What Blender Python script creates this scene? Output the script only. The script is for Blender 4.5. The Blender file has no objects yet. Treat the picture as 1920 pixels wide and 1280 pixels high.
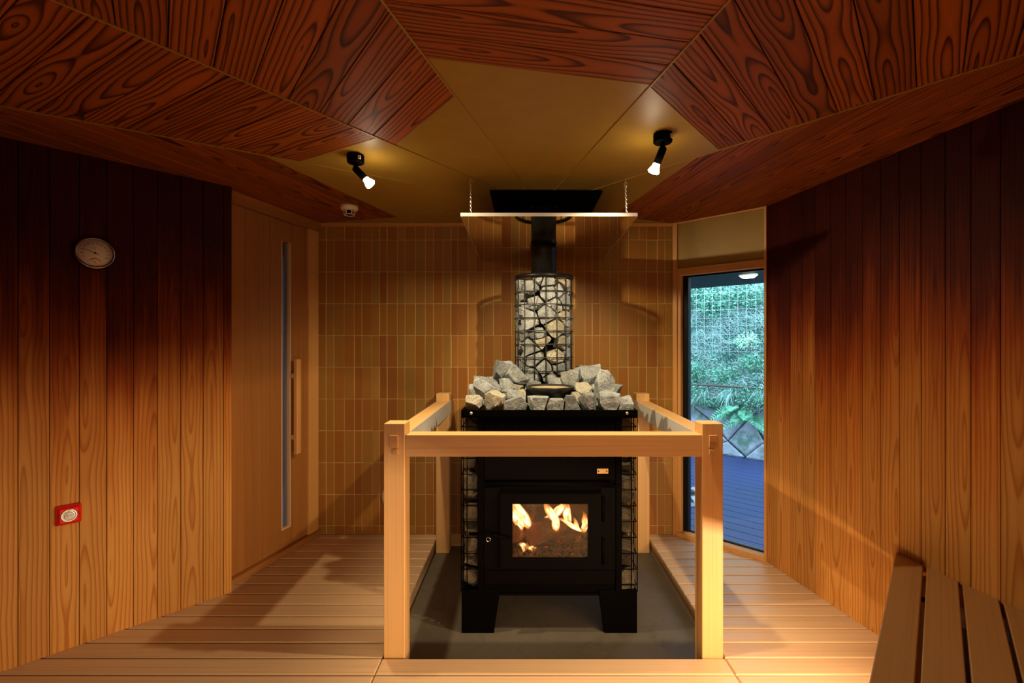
import bpy, bmesh, math, random
from mathutils import Vector, Matrix, noise as mnoise

R = random.Random(7)
PI = math.pi
scene = bpy.context.scene
COL = scene.collection

# ------------------------------------------------------------------ camera model
F = 900.0; CX, CY = 984.0, 643.0; EYE = 1.42       # deck top is z = 0
CEIL = EYE + 0.89
PIT = -0.09
YB = 3.57                                            # back wall

def V(*a): return Vector(a)
def at(px, py, Y): return V((px-CX)/F*Y, Y, EYE-(py-CY)/F*Y)
def onceil(px, py):
    Y = F*0.89/(CY-py); return V((px-CX)/F*Y, Y)

# ------------------------------------------------------------------ object helpers
def tag(o, label=None, cat=None, group=None, kind=None):
    if label: o['label'] = label
    if cat: o['category'] = cat
    if group: o['group'] = group
    if kind: o['kind'] = kind
    return o

def empty(name, loc=(0, 0, 0), rot=(0, 0, 0), label=None, cat=None, group=None):
    o = bpy.data.objects.new(name, None); COL.objects.link(o)
    o.location = loc; o.rotation_euler = rot; o.empty_display_size = 0.05
    return tag(o, label, cat, group)

class MB:
    """collects faces with uv (metres along / across the grain) and a per-board random colour"""
    def __init__(s):
        s.v = []; s.f = []; s.uv = []; s.rn = []; s.sm = []; s.mi = []
    def face(s, pts, uvs=None, rnd=(0.5, 0.5, 0.5), smooth=False, mi=0):
        i = len(s.v); s.v += [tuple(p) for p in pts]
        s.f.append(tuple(range(i, i+len(pts))))
        s.uv.append(uvs or [(0, 0)]*len(pts)); s.rn.append(rnd); s.sm.append(smooth); s.mi.append(mi)
    def build(s, name, mat, parent=None, loc=None, merge=True):
        me = bpy.data.meshes.new(name)
        me.from_pydata(s.v, [], s.f)
        me.color_attributes.new('brd', 'FLOAT_COLOR', 'CORNER'); me.uv_layers.new(name='uv')
        uvl = me.uv_layers['uv']; ca = me.color_attributes['brd']
        k = 0
        for fi, f in enumerate(s.f):
            for j in range(len(f)):
                uvl.data[k].uv = s.uv[fi][j]
                r = s.rn[fi]; ca.data[k].color = (r[0], r[1], r[2], 1)
                k += 1
        for p in me.polygons:
            p.use_smooth = s.sm[p.index]; p.material_index = s.mi[p.index]
        mats = mat if isinstance(mat, (list, tuple)) else [mat]
        for m in mats: me.materials.append(m)
        if merge:
            bm = bmesh.new(); bm.from_mesh(me)
            bmesh.ops.remove_doubles(bm, verts=bm.verts, dist=1e-5)
            bmesh.ops.recalc_face_normals(bm, faces=bm.faces)
            bm.to_mesh(me); bm.free()
        return link(name, me, parent, loc)
    # ---- shapes
    def slab(s, o, ax, ay, az, poly, t, ch=0.0, grain='x', rnd=None, mi=0, back=True):
        """convex polygon in (ax, ay) at o, extruded t along az, chamfered on the far side"""
        o = Vector(o); ax = Vector(ax); ay = Vector(ay); az = Vector(az)
        rnd = rnd or (R.random(), R.random(), R.random())
        cx = sum(p[0] for p in poly)/len(poly); cy = sum(p[1] for p in poly)/len(poly)
        off = R.random()*8
        def P(p, h): return o+ax*p[0]+ay*p[1]+az*h
        def U(p, h=0):
            a, b = p[0]-cx, p[1]-cy
            return (a+off, b+h) if grain == 'x' else (b+off, a+h)
        n = len(poly)
        top = inset(poly, ch) if ch > 0 else poly
        s.face([P(p, t) for p in top], [U(p) for p in top], rnd, mi=mi)
        hi = t-ch if ch > 0 else t
        for i in range(n):
            j = (i+1) % n
            s.face([P(poly[i], 0), P(poly[j], 0), P(poly[j], hi), P(poly[i], hi)],
                   [U(poly[i], 0), U(poly[j], 0), U(poly[j], hi), U(poly[i], hi)], rnd, mi=mi)
            if ch > 0:
                s.face([P(poly[i], hi), P(poly[j], hi), P(top[j], t), P(top[i], t)],
                       [U(poly[i]), U(poly[j]), U(top[j]), U(top[i])], rnd, mi=mi)
        if back: s.face([P(p, 0) for p in reversed(poly)], [U(p) for p in reversed(poly)], rnd, mi=mi)
    def box(s, lo, hi, rnd=None, mi=0, ch=0.0, grain=None):
        lo = Vector(lo); hi = Vector(hi); d = hi-lo
        rnd = rnd or (R.random(), R.random(), R.random())
        g = grain if grain is not None else max(range(3), key=lambda i: d[i])
        c = (lo+hi)/2; off = R.random()*8
        def U(p):
            q = Vector(p)-c; a = q[g]; b = [q[i] for i in range(3) if i != g]
            return (a+off, b[0]+b[1])
        if ch <= 0:
            x0, y0, z0 = lo; x1, y1, z1 = hi
            Q = [[(x0,y0,z0),(x0,y1,z0),(x1,y1,z0),(x1,y0,z0)], [(x0,y0,z1),(x1,y0,z1),(x1,y1,z1),(x0,y1,z1)],
                 [(x0,y0,z0),(x1,y0,z0),(x1,y0,z1),(x0,y0,z1)], [(x0,y1,z0),(x0,y1,z1),(x1,y1,z1),(x1,y1,z0)],
                 [(x0,y0,z0),(x0,y0,z1),(x0,y1,z1),(x0,y1,z0)], [(x1,y0,z0),(x1,y1,z0),(x1,y1,z1),(x1,y0,z1)]]
            for q in Q: s.face(q, [U(p) for p in q], rnd, mi=mi)
            return
        bm = bmesh.new(); bmesh.ops.create_cube(bm, size=1)
        for v in bm.verts: v.co = Vector((v.co.x*d.x, v.co.y*d.y, v.co.z*d.z))+c
        bmesh.ops.bevel(bm, geom=bm.edges[:], offset=ch, segments=2, profile=0.5, affect='EDGES')
        bmesh.ops.recalc_face_normals(bm, faces=bm.faces)
        for f in bm.faces:
            pts = [v.co.copy() for v in f.verts]
            s.face(pts, [U(p) for p in pts], rnd, mi=mi)
        bm.free()
    def tube(s, pts, r, seg=8, caps=True, mi=0, closed=False):
        pts = [Vector(p) for p in pts]; n = len(pts); rings = []
        prev = None
        for i, p in enumerate(pts):
            if closed: t = pts[(i+1) % n]-pts[i-1]
            else: t = pts[min(i+1, n-1)]-pts[max(i-1, 0)]
            t.normalize()
            if prev is None:
                a = t.orthogonal().normalized()
            else:
                a = prev-t*prev.dot(t)
                a = a.normalized() if a.length > 1e-6 else t.orthogonal().normalized()
            prev = a; b = t.cross(a)
            rr = r[i] if isinstance(r, (list, tuple)) else r
            rings.append([p+(a*math.cos(2*PI*k/seg)+b*math.sin(2*PI*k/seg))*rr for k in range(seg)])
        m = n if closed else n-1
        for i in range(m):
            A, B = rings[i], rings[(i+1) % n]
            for k in range(seg):
                k2 = (k+1) % seg
                s.face([A[k], A[k2], B[k2], B[k]], smooth=True, mi=mi)
        if caps and not closed:
            s.face(list(reversed(rings[0])), mi=mi); s.face(rings[-1], mi=mi)
    def lathe(s, prof, o=(0, 0, 0), ax=(0, 0, 1), seg=32, smooth=True, mi=0, cap0=False, cap1=False):
        """prof: list of (radius, height)"""
        o = Vector(o); ax = Vector(ax).normalized(); a = ax.orthogonal().normalized(); b = ax.cross(a)
        rings = [[o+ax*h+(a*math.cos(2*PI*k/seg)+b*math.sin(2*PI*k/seg))*r for k in range(seg)] for r, h in prof]
        for i in range(len(rings)-1):
            for k in range(seg):
                k2 = (k+1) % seg
                q = [rings[i][k], rings[i][k2], rings[i+1][k2], rings[i+1][k]]
                if prof[i][0] < 1e-6: q = [q[0], q[2], q[3]]
                elif prof[i+1][0] < 1e-6: q = [q[0], q[1], q[2]]
                s.face(q, smooth=smooth, mi=mi)
        if cap0: s.face(list(reversed(rings[0])), mi=mi)
        if cap1: s.face(rings[-1], mi=mi)

def link(name, me, parent=None, loc=None):
    o = bpy.data.objects.new(name, me); COL.objects.link(o)
    if loc is not None: o.location = loc
    if parent is not None: o.parent = parent
    return o

def inset(poly, c):
    """shrink a convex polygon (either winding)"""
    n = len(poly); A = 0
    for i in range(n):
        x0, y0 = poly[i][:2]; x1, y1 = poly[(i+1) % n][:2]; A += x0*y1-x1*y0
    sg = 1 if A > 0 else -1
    L = []
    for i in range(n):
        p = V(*poly[i][:2]); q = V(*poly[(i+1) % n][:2]); d = (q-p)
        if d.length < 1e-9: d = V(1, 0)
        d.normalize(); nn = V(-d.y, d.x)*sg
        L.append((p+nn*c, d))
    out = []
    for i in range(n):
        p, d = L[i-1]; q, e = L[i]
        cr = d.x*e.y-d.y*e.x
        if abs(cr) < 1e-6: out.append((q.x, q.y)); continue
        t = ((q.x-p.x)*e.y-(q.y-p.y)*e.x)/cr
        out.append((p.x+d.x*t, p.y+d.y*t))
    return out

def clip2(poly, p, n):
    """keep the side of the line through p where (x-p).n >= 0"""
    out = []
    for i in range(len(poly)):
        a = poly[i]; b = poly[(i+1) % len(poly)]
        da = (a[0]-p[0])*n[0]+(a[1]-p[1])*n[1]; db = (b[0]-p[0])*n[0]+(b[1]-p[1])*n[1]
        if da >= 0: out.append((a[0], a[1]))
        if (da > 0 and db < 0) or (da < 0 and db > 0):
            t = da/(da-db); out.append((a[0]+(b[0]-a[0])*t, a[1]+(b[1]-a[1])*t))
    res = []
    for q in out:
        if not res or (abs(q[0]-res[-1][0])+abs(q[1]-res[-1][1])) > 1e-6: res.append(q)
    if len(res) > 1 and abs(res[0][0]-res[-1][0])+abs(res[0][1]-res[-1][1]) < 1e-6: res.pop()
    return res if len(res) >= 3 else []

def area2(poly):
    return abs(sum(poly[i][0]*poly[(i+1) % len(poly)][1]-poly[(i+1) % len(poly)][0]*poly[i][1] for i in range(len(poly))))/2

def clipconvex(poly, hull):
    n = len(hull)
    for i in range(n):
        a = hull[i]; b = hull[(i+1) % n]
        nn = (-(b[1]-a[1]), b[0]-a[0])       # inward for CCW
        poly = clip2(poly, a, nn)
        if not poly: return []
    return poly

# ------------------------------------------------------------------ materials
class NT:
    def __init__(s, name):
        s.m = bpy.data.materials.new(name); s.m.use_nodes = True
        s.t = s.m.node_tree; s.t.nodes.clear()
        s.out = s.t.nodes.new('ShaderNodeOutputMaterial')
    def n(s, typ, **kw):
        x = s.t.nodes.new(typ)
        for k, v in kw.items(): setattr(x, k, v)
        return x
    def lk(s, a, b): s.t.links.new(a, b)
    def math(s, op, a, b=None, clamp=False):
        x = s.n('ShaderNodeMath', operation=op); x.use_clamp = clamp
        for i, q in enumerate((a, b)):
            if q is None: continue
            if isinstance(q, (int, float)): x.inputs[i].default_value = q
            else: s.lk(q, x.inputs[i])
        return x.outputs[0]
    def mix(s, fac, a, b, blend='MIX'):
        x = s.n('ShaderNodeMix', data_type='RGBA', blend_type=blend)
        for sock, q in ((x.inputs[0], fac), (x.inputs[6], a), (x.inputs[7], b)):
            if isinstance(q, (int, float)): sock.default_value = q
            elif isinstance(q, (tuple, list)): sock.default_value = (*q[:3], 1)
            else: s.lk(q, sock)
        return x.outputs[2]
    def ramp(s, fac, stops, interp='LINEAR'):
        x = s.n('ShaderNodeValToRGB'); cr = x.color_ramp; cr.interpolation = interp
        while len(cr.elements) > 1: cr.elements.remove(cr.elements[-1])
        for i, (p, c) in enumerate(stops):
            e = cr.elements[0] if i == 0 else cr.elements.new(p)
            e.position = p
            e.color = (*c, 1) if isinstance(c, (tuple, list)) else (c, c, c, 1)
        s.lk(fac, x.inputs[0]); return x.outputs[0]
    def noise(s, vec, scale=5, detail=2, rough=0.5, dist=0.0):
        x = s.n('ShaderNodeTexNoise'); x.inputs['Scale'].default_value = scale
        x.inputs['Detail'].default_value = detail; x.inputs['Roughness'].default_value = rough
        x.inputs['Distortion'].default_value = dist
        if vec is not None: s.lk(vec, x.inputs['Vector'])
        return x.outputs['Fac']
    def comb(s, x, y, z=0.0):
        c = s.n('ShaderNodeCombineXYZ')
        for i, q in enumerate((x, y, z)):
            if isinstance(q, (int, float)): c.inputs[i].default_value = q
            else: s.lk(q, c.inputs[i])
        return c.outputs[0]
    def bsdf(s, color, rough=0.5, metal=0.0, spec=0.5, bump=None, bstr=0.3, bdist=0.002, **kw):
        b = s.n('ShaderNodeBsdfPrincipled')
        for nm, q in (('Base Color', color), ('Roughness', rough), ('Metallic', metal), ('Specular IOR Level', spec)):
            sock = b.inputs[nm]
            if isinstance(q, (int, float)): sock.default_value = q
            elif isinstance(q, (tuple, list)): sock.default_value = (*q[:3], 1)
            else: s.lk(q, sock)
        for k, v in kw.items(): b.inputs[k].default_value = v
        if bump is not None:
            bp = s.n('ShaderNodeBump'); bp.inputs['Strength'].default_value = bstr
            bp.inputs['Distance'].default_value = bdist
            s.lk(bump, bp.inputs['Height']); s.lk(bp.outputs[0], b.inputs['Normal'])
        s.lk(b.outputs[0], s.out.inputs[0]); return b

def wood(name, light, dark, freq=95, amp=0.13, contrast=1.0, rough=0.55, tint=0.25, spec=0.35, red=None, warp=0.7, smoked=None):
    """flat-sawn softwood: nested growth-ring ovals, different on every board"""
    t = NT(name)
    uv = t.n('ShaderNodeUVMap', uv_map='uv'); sp = t.n('ShaderNodeSeparateXYZ'); t.lk(uv.outputs[0], sp.inputs[0])
    u, v = sp.outputs[0], sp.outputs[1]
    at_ = t.n('ShaderNodeAttribute', attribute_name='brd'); sr = t.n('ShaderNodeSeparateColor'); t.lk(at_.outputs['Color'], sr.inputs[0])
    r, g, b = sr.outputs[0], sr.outputs[1], sr.outputs[2]
    n1 = t.noise(t.comb(t.math('ADD', t.math('MULTIPLY', u, warp), t.math('MULTIPLY', r, 60)), t.math('MULTIPLY', v, 2.0), t.math('MULTIPLY', g, 40)), 1.0, 2.0, 0.45)
    a = t.math('MULTIPLY', t.math('SUBTRACT', n1, 0.5), amp*2.2)
    n2 = t.noise(t.comb(t.math('ADD', t.math('MULTIPLY', u, 3.0), t.math('MULTIPLY', b, 90)), t.math('MULTIPLY', v, 14), r), 1.0, 2.0, 0.5)
    vc = t.math('ADD', t.math('ADD', v, t.math('MULTIPLY', t.math('SUBTRACT', g, 0.5), 0.075)), t.math('MULTIPLY', t.math('SUBTRACT', n2, 0.5), 0.012))
    rr = t.math('SQRT', t.math('ADD', t.math('MULTIPLY', vc, vc), t.math('MULTIPLY', a, a)))
    ph = t.math('FRACT', t.math('ADD', t.math('MULTIPLY', rr, freq), b))
    ring = t.ramp(ph, [(0.0, 0.25), (0.12, 0.0), (0.55, 0.18), (0.86, 0.95), (0.95, 1.0), (1.0, 0.3)])
    fib = t.noise(t.comb(t.math('MULTIPLY', u, 5), t.math('MULTIPLY', v, 420), r), 1.0, 2.0, 0.6)
    fac = t.math('MULTIPLY', ring, contrast, True)
    c = t.mix(fac, light, dark)
    c = t.mix(t.math('MULTIPLY', t.math('SUBTRACT', fib, 0.35), 0.5, True), c, dark)
    br = t.math('ADD', t.math('MULTIPLY', b, tint), 1.0-tint/2)
    c = t.mix(1.0, c, t.comb(br, br, br), 'MULTIPLY')
    if red: c = t.mix(t.math('MULTIPLY', r, 0.5), c, t.mix(1.0, c, red, 'MULTIPLY'))
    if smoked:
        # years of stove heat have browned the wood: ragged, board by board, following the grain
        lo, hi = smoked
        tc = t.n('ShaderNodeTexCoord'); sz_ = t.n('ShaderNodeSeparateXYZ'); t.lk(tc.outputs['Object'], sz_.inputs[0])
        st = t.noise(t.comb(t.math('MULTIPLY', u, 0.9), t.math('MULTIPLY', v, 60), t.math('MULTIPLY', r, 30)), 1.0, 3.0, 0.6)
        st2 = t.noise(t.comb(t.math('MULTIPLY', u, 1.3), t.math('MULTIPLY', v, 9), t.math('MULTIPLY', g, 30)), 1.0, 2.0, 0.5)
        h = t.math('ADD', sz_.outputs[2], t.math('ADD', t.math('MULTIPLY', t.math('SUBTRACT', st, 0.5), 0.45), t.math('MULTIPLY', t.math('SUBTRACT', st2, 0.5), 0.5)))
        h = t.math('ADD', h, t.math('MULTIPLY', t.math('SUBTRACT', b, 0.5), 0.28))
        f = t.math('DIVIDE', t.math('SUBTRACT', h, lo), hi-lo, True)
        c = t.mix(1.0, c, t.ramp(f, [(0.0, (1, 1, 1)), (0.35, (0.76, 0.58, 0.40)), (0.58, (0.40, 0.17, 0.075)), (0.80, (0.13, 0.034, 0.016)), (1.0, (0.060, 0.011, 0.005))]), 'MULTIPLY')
    t.bsdf(c, rough, spec=spec, bump=t.math('ADD', ring, t.math('MULTIPLY', fib, 0.8)), bstr=0.12, bdist=0.001)
    return t.m

def fine_wood(name, light, dark, rough=0.45, tint=0.12, spec=0.4, dens=95):
    """quarter-sawn pale timber with straight, faint grain"""
    t = NT(name)
    uv = t.n('ShaderNodeUVMap', uv_map='uv'); sp = t.n('ShaderNodeSeparateXYZ'); t.lk(uv.outputs[0], sp.inputs[0])
    u, v = sp.outputs[0], sp.outputs[1]
    at_ = t.n('ShaderNodeAttribute', attribute_name='brd'); sr = t.n('ShaderNodeSeparateColor'); t.lk(at_.outputs['Color'], sr.inputs[0])
    r, g, b = sr.outputs[0], sr.outputs[1], sr.outputs[2]
    n1 = t.noise(t.comb(t.math('ADD', t.math('MULTIPLY', u, 0.8), t.math('MULTIPLY', r, 60)), t.math('MULTIPLY', v, dens), g), 1.0, 3.0, 0.6)
    n2 = t.noise(t.comb(t.math('ADD', t.math('MULTIPLY', u, 0.7), t.math('MULTIPLY', b, 60)), t.math('MULTIPLY', v, 12), g), 1.0, 2.0, 0.5)
    f = t.ramp(n1, [(0.3, 0.0), (0.52, 0.3), (0.66, 1.0)])
    c = t.mix(t.math('MULTIPLY', f, 0.55), light, dark)
    c = t.mix(t.math('MULTIPLY', n2, 0.35), c, dark)
    br = t.math('ADD', t.math('MULTIPLY', b, tint), 1.0-tint/2)
    c = t.mix(1.0, c, t.comb(br, br, br), 'MULTIPLY')
    t.bsdf(c, rough, spec=spec, bump=n1, bstr=0.06, bdist=0.001)
    return t.m

def plain(name, col, rough=0.5, metal=0.0, spec=0.5, nscale=0, namp=0.0, bump=0.0, bscale=60):
    t = NT(name)
    tc = t.n('ShaderNodeTexCoord')
    c = col; bp = None
    if nscale:
        n = t.noise(tc.outputs['Object'], nscale, 4, 0.6)
        c = t.mix(t.math('MULTIPLY', n, 1.0), tuple(x*(1-namp) for x in col), tuple(min(1, x*(1+namp)) for x in col))
    if bump: bp = t.noise(tc.outputs['Object'], bscale, 4, 0.6)
    t.bsdf(c, rough, metal, spec, bump=bp, bstr=bump)
    return t.m

def emit(name, col, strength):
    t = NT(name); e = t.n('ShaderNodeEmission'); e.inputs[0].default_value = (*col, 1); e.inputs[1].default_value = strength
    t.lk(e.outputs[0], t.out.inputs[0]); return t.m

def glass(name, tint=(1, 1, 1), refl=1.0, rough=0.0):
    t = NT(name)
    tr = t.n('ShaderNodeBsdfTransparent'); tr.inputs[0].default_value = (*tint, 1)
    gl = t.n('ShaderNodeBsdfGlossy'); gl.inputs['Roughness'].default_value = rough
    lw = t.n('ShaderNodeFresnel'); lw.inputs[0].default_value = 1.45
    mx = t.n('ShaderNodeMixShader')
    t.lk(t.math('MULTIPLY', lw.outputs[0], refl, True), mx.inputs[0])
    t.lk(tr.outputs[0], mx.inputs[1]); t.lk(gl.outputs[0], mx.inputs[2]); t.lk(mx.outputs[0], t.out.inputs[0])
    return t.m

M = {}
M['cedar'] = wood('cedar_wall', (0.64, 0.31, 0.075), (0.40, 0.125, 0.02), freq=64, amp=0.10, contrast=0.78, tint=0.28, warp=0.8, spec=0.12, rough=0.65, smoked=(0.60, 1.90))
M['cedar_plain'] = wood('cedar_rear', (0.50, 0.20, 0.04), (0.30, 0.08, 0.012), freq=64, amp=0.10, contrast=0.72)
M['cedar_ceiling'] = wood('cedar_ceiling', (0.32, 0.080, 0.009), (0.045, 0.006, 0.001), freq=62, amp=0.12, contrast=0.95, rough=0.58, tint=0.4, spec=0.2, warp=0.95)
M['hinoki'] = fine_wood('cypress_pale', (0.74, 0.455, 0.185), (0.58, 0.30, 0.10))
M['deck'] = fine_wood('deck_board', (0.68, 0.46, 0.27), (0.52, 0.32, 0.16), rough=0.42, tint=0.14, dens=70)
M['bench'] = fine_wood('bench_board', (0.55, 0.32, 0.12), (0.42, 0.21, 0.07), rough=0.42)
M['doorwood'] = fine_wood('door_timber', (0.38, 0.155, 0.034), (0.25, 0.08, 0.014), rough=0.5, tint=0.25)
M['frame'] = fine_wood('frame_timber', (0.66, 0.34, 0.10), (0.50, 0.22, 0.055), rough=0.5)
M['black'] = plain('black_steel', (0.0016, 0.0011, 0.0009), 0.6, 0.0, 0.025, 0, 0, 0.05, 300)
M['black2'] = plain('black_steel_panel', (0.0024, 0.0016, 0.0013), 0.6, 0.0, 0.03)
M['flue'] = plain('flue_enamel', (0.004, 0.004, 0.0037), 0.38, 0.0, 0.22)
M['wire'] = plain('dark_wire', (0.05, 0.05, 0.048), 0.4, 0.7, 0.5)
M['chrome'] = plain('chrome', (0.85, 0.82, 0.78), 0.3, 1.0)
M['steel'] = plain('stainless', (0.62, 0.58, 0.52), 0.22, 1.0)
M['lip'] = plain('brushed_steel_edge', (0.75, 0.70, 0.62), 0.5, 0.85)
M['doorglass'] = glass('door_glass', (0.8, 0.85, 0.95), 0.35)
M['endgrain'] = fine_wood('end_grain', (0.64, 0.36, 0.14), (0.50, 0.24, 0.08))
M['heat_strip'] = plain('pale_metal_strip', (0.74, 0.72, 0.68), 0.55, 0.25)
M['brass'] = plain('brass', (0.50, 0.30, 0.10), 0.45, 0.4)
M['darkgap'] = plain('dark_backing', (0.02, 0.010, 0.006), 0.9)
M['white_plastic'] = plain('ivory_plastic', (0.78, 0.66, 0.45), 0.4)
M['red_plastic'] = plain('red_plastic', (0.72, 0.010, 0.007), 0.45, 0, 0.25)
M['sash'] = plain('dark_sash', (0.006, 0.0065, 0.008), 0.5, 0, 0.12)
M['glass'] = glass('window_glass', (0.97, 0.99, 1.0), 0.9)
M['fireglass'] = glass('stove_glass', (0.92, 0.86, 0.78), 0.8)
M['bulb'] = emit('lamp_bulb', (1.0, 0.80, 0.55), 60)
M['outlamp'] = emit('outdoor_lamp_glow', (1.0, 0.93, 0.72), 25)

def m_mirror():
    t = NT('polished_steel')
    tc = t.n('ShaderNodeTexCoord')
    n = t.noise(tc.outputs['Object'], 7, 3, 0.5)
    t.bsdf((0.80, 0.70, 0.56), 0.035, 1.0, bump=n, bstr=0.008, bdist=0.01)
    return t.m
M['mirror'] = m_mirror()

def m_plaster():
    t = NT('gold_plaster'); tc = t.n('ShaderNodeTexCoord')
    o = tc.outputs['Object']
    n = t.noise(o, 9, 6, 0.65); n2 = t.noise(o, 160, 3, 0.6); n3 = t.noise(o, 2.2, 3, 0.5)
    c = t.mix(n, (0.24, 0.142, 0.016), (0.36, 0.222, 0.032))
    c = t.mix(t.math('MULTIPLY', n3, 0.5), c, (0.32, 0.19, 0.028))
    t.bsdf(c, t.math('ADD', t.math('MULTIPLY', n2, 0.2), 0.36), spec=0.32, bump=t.math('ADD', t.math('MULTIPLY', n, 0.6), n2), bstr=0.25, bdist=0.0015)
    return t.m
M['plaster'] = m_plaster()

def m_tile():
    t = NT('wall_tile')
    at_ = t.n('ShaderNodeAttribute', attribute_name='brd'); sr = t.n('ShaderNodeSeparateColor'); t.lk(at_.outputs['Color'], sr.inputs[0])
    tc = t.n('ShaderNodeTexCoord'); o = tc.outputs['Object']
    c = t.ramp(sr.outputs[0], [(0.0, (0.28, 0.090, 0.014)), (0.35, (0.35, 0.140, 0.020)), (0.6, (0.37, 0.168, 0.026)), (0.85, (0.32, 0.178, 0.032)), (1.0, (0.45, 0.235, 0.055))])
    n = t.noise(o, 40, 5, 0.65); n2 = t.noise(o, 260, 2, 0.5)
    c = t.mix(t.math('MULTIPLY', n, 0.3), c, (0.24, 0.10, 0.03))
    c = t.mix(t.ramp(n2, [(0.66, 0.0), (0.72, 0.7)]), c, (0.16, 0.07, 0.02))
    t.bsdf(c, t.math('ADD', t.math('MULTIPLY', n, 0.25), 0.38), spec=0.28, bump=n, bstr=0.15, bdist=0.002)
    return t.m
M['tile'] = m_tile()
M['grout'] = plain('grout', (0.54, 0.37, 0.14), 0.8, 0, 0.2, 30, 0.2, 0.2, 200)

def m_concrete():
    t = NT('stained_concrete'); tc = t.n('ShaderNodeTexCoord'); o = tc.outputs['Object']
    n = t.noise(o, 3.0, 6, 0.65); n2 = t.noise(o, 6, 6, 0.7, 0.3); n3 = t.noise(o, 55, 3, 0.6)
    c = t.mix(n, (0.055, 0.046, 0.036), (0.17, 0.14, 0.10))
    c = t.mix(t.ramp(n2, [(0.54, 0.0), (0.70, 0.5)]), c, (0.04, 0.03, 0.027))
    c = t.mix(t.ramp(n3, [(0.68, 0.0), (0.73, 0.9)]), c, (0.03, 0.02, 0.016))
    t.bsdf(c, 0.55, spec=0.4, bump=n3, bstr=0.12)
    return t.m
M['concrete'] = m_concrete()

def m_rock(name, a, b, fleck):
    t = NT(name); tc = t.n('ShaderNodeTexCoord'); oi = t.n('ShaderNodeObjectInfo')
    mp = t.n('ShaderNodeVectorMath', operation='ADD'); t.lk(tc.outputs['Object'], mp.inputs[0])
    t.lk(t.comb(t.math('MULTIPLY', oi.outputs['Random'], 37), 3.0, 1.0), mp.inputs[1])
    o = mp.outputs[0]
    n = t.noise(o, 14, 6, 0.7); n2 = t.noise(o, 190, 3, 0.7); n3 = t.noise(o, 45, 4, 0.6)
    c = t.mix(t.ramp(n, [(0.3, 0.0), (0.7, 1.0)]), a, b)
    c = t.mix(t.ramp(n2, [(0.5, 0.0), (0.62, 0.75)]), c, fleck)
    br = t.math('ADD', t.math('MULTIPLY', oi.outputs['Random'], 0.5), 0.75)
    c = t.mix(1.0, c, t.comb(br, br, t.math('MULTIPLY', br, 0.97)), 'MULTIPLY')
    t.bsdf(c, 0.8, spec=0.25, bump=t.math('ADD', t.math('ADD', n, t.math('MULTIPLY', n3, 0.7)), t.math('MULTIPLY', n2, 0.25)), bstr=1.0, bdist=0.012)
    return t.m
M['rock'] = m_rock('grey_granite', (0.18, 0.195, 0.205), (0.43, 0.465, 0.49), (0.065, 0.07, 0.074))
M['rock_warm'] = m_rock('buff_granite', (0.32, 0.29, 0.22), (0.50, 0.47, 0.39), (0.11, 0.10, 0.08))
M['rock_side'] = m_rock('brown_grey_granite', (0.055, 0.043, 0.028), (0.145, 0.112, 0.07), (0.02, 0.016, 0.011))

# ------------------------------------------------------------------ room outline
D0 = V(-1.555, YB); dd = V(-0.25, -1).normalized()                   # door wall
L0 = V(-1.67, 2.737); ld = V(-0.884, -1).normalized()                # left wall
W0 = V(1.103, YB); W1 = V(1.573, 3.125); wd = (W1-W0).normalized()   # window wall
R0 = W1.copy(); rd = V(0.181, -1).normalized()                       # right wall
R1 = R0+rd*1.975
bd = V(-0.653, -0.757).normalized()                                  # bench direction
K1 = R1+bd*3.25                                                      # behind the camera
L1 = L0+ld*2.35
HULL = [tuple(L1+V(-0.09, 0.08)), (K1.x-0.03, K1.y-0.08), (R1.x+0.12, R1.y-0.05), (W1.x+0.07, W1.y+0.03),
        (W0.x+0.05, W0.y+0.09), (D0.x-0.06, D0.y+0.09)]

def raywall(px, P0, d):
    k = (px-CX)/F                      # X = k*Y on P0 + d*s
    return (k*P0.y-P0.x)/(d.x-k*d.y)
def p3(P0, d, s, z, off=0.0, nrm=None):
    q = P0+d*s
    if nrm is not None: q = q+nrm*off
    return V(q.x, q.y, z)

def structure(o, label=None):
    o['kind'] = 'structure'
    if label: o['label'] = label
    return o

UP = V(0, 0, 1)
def n3(v): return V(v.x, v.y, 0)

# ---- left wall : vertical cedar boards
def board_wall(name, P0, d, inward, joints, z0, z1, mat, label):
    b = MB(); ax = n3(d); az = n3(inward)
    for a, c in zip(joints, joints[1:]):
        g = 0.0012
        b.slab(p3(P0, d, 0, 0)-az*0.022, ax, UP, az, [(a+g, z0), (c-g, z0), (c-g, z1), (a+g, z1)], 0.022, 0.0015, 'y')
    o = structure(b.build(name, mat), label)
    k = MB(); a, c = joints[0], joints[-1]
    k.slab(p3(P0, d, 0, 0)-az*0.13, ax, UP, az, [(a, z0), (c, z0), (c, z1), (a, z1)], 0.1075)
    k.build('wall_core', mat, o)
    return o
nl = V(-ld.y, ld.x);  nl = nl if nl.dot(V(0, 2)-L0) > 0 else -nl
js = [0.0]+[raywall(x, L0, ld) for x in (419.5, 381, 339, 295, 250, 200, 148.6, 92.8, 33.6)]
while js[-1] < 2.35: js.append(js[-1]+0.125)
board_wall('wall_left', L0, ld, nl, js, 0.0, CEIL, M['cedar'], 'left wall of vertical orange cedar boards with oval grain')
nr = V(-rd.y, rd.x); nr = nr if nr.dot(V(0, 2)-R0) > 0 else -nr
js = [0.0]+[raywall(x, R0, rd) for x in (1459, 1481.5, 1505, 1528, 1557, 1586, 1617, 1651, 1686, 1727, 1772, 1820, 1875.6)]
while js[-1] < 1.9: js.append(js[-1]+0.115)
board_wall('wall_right', R0, rd, nr, js, 0.0, CEIL, M['cedar'], 'right wall of vertical cedar boards beside the window')
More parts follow.
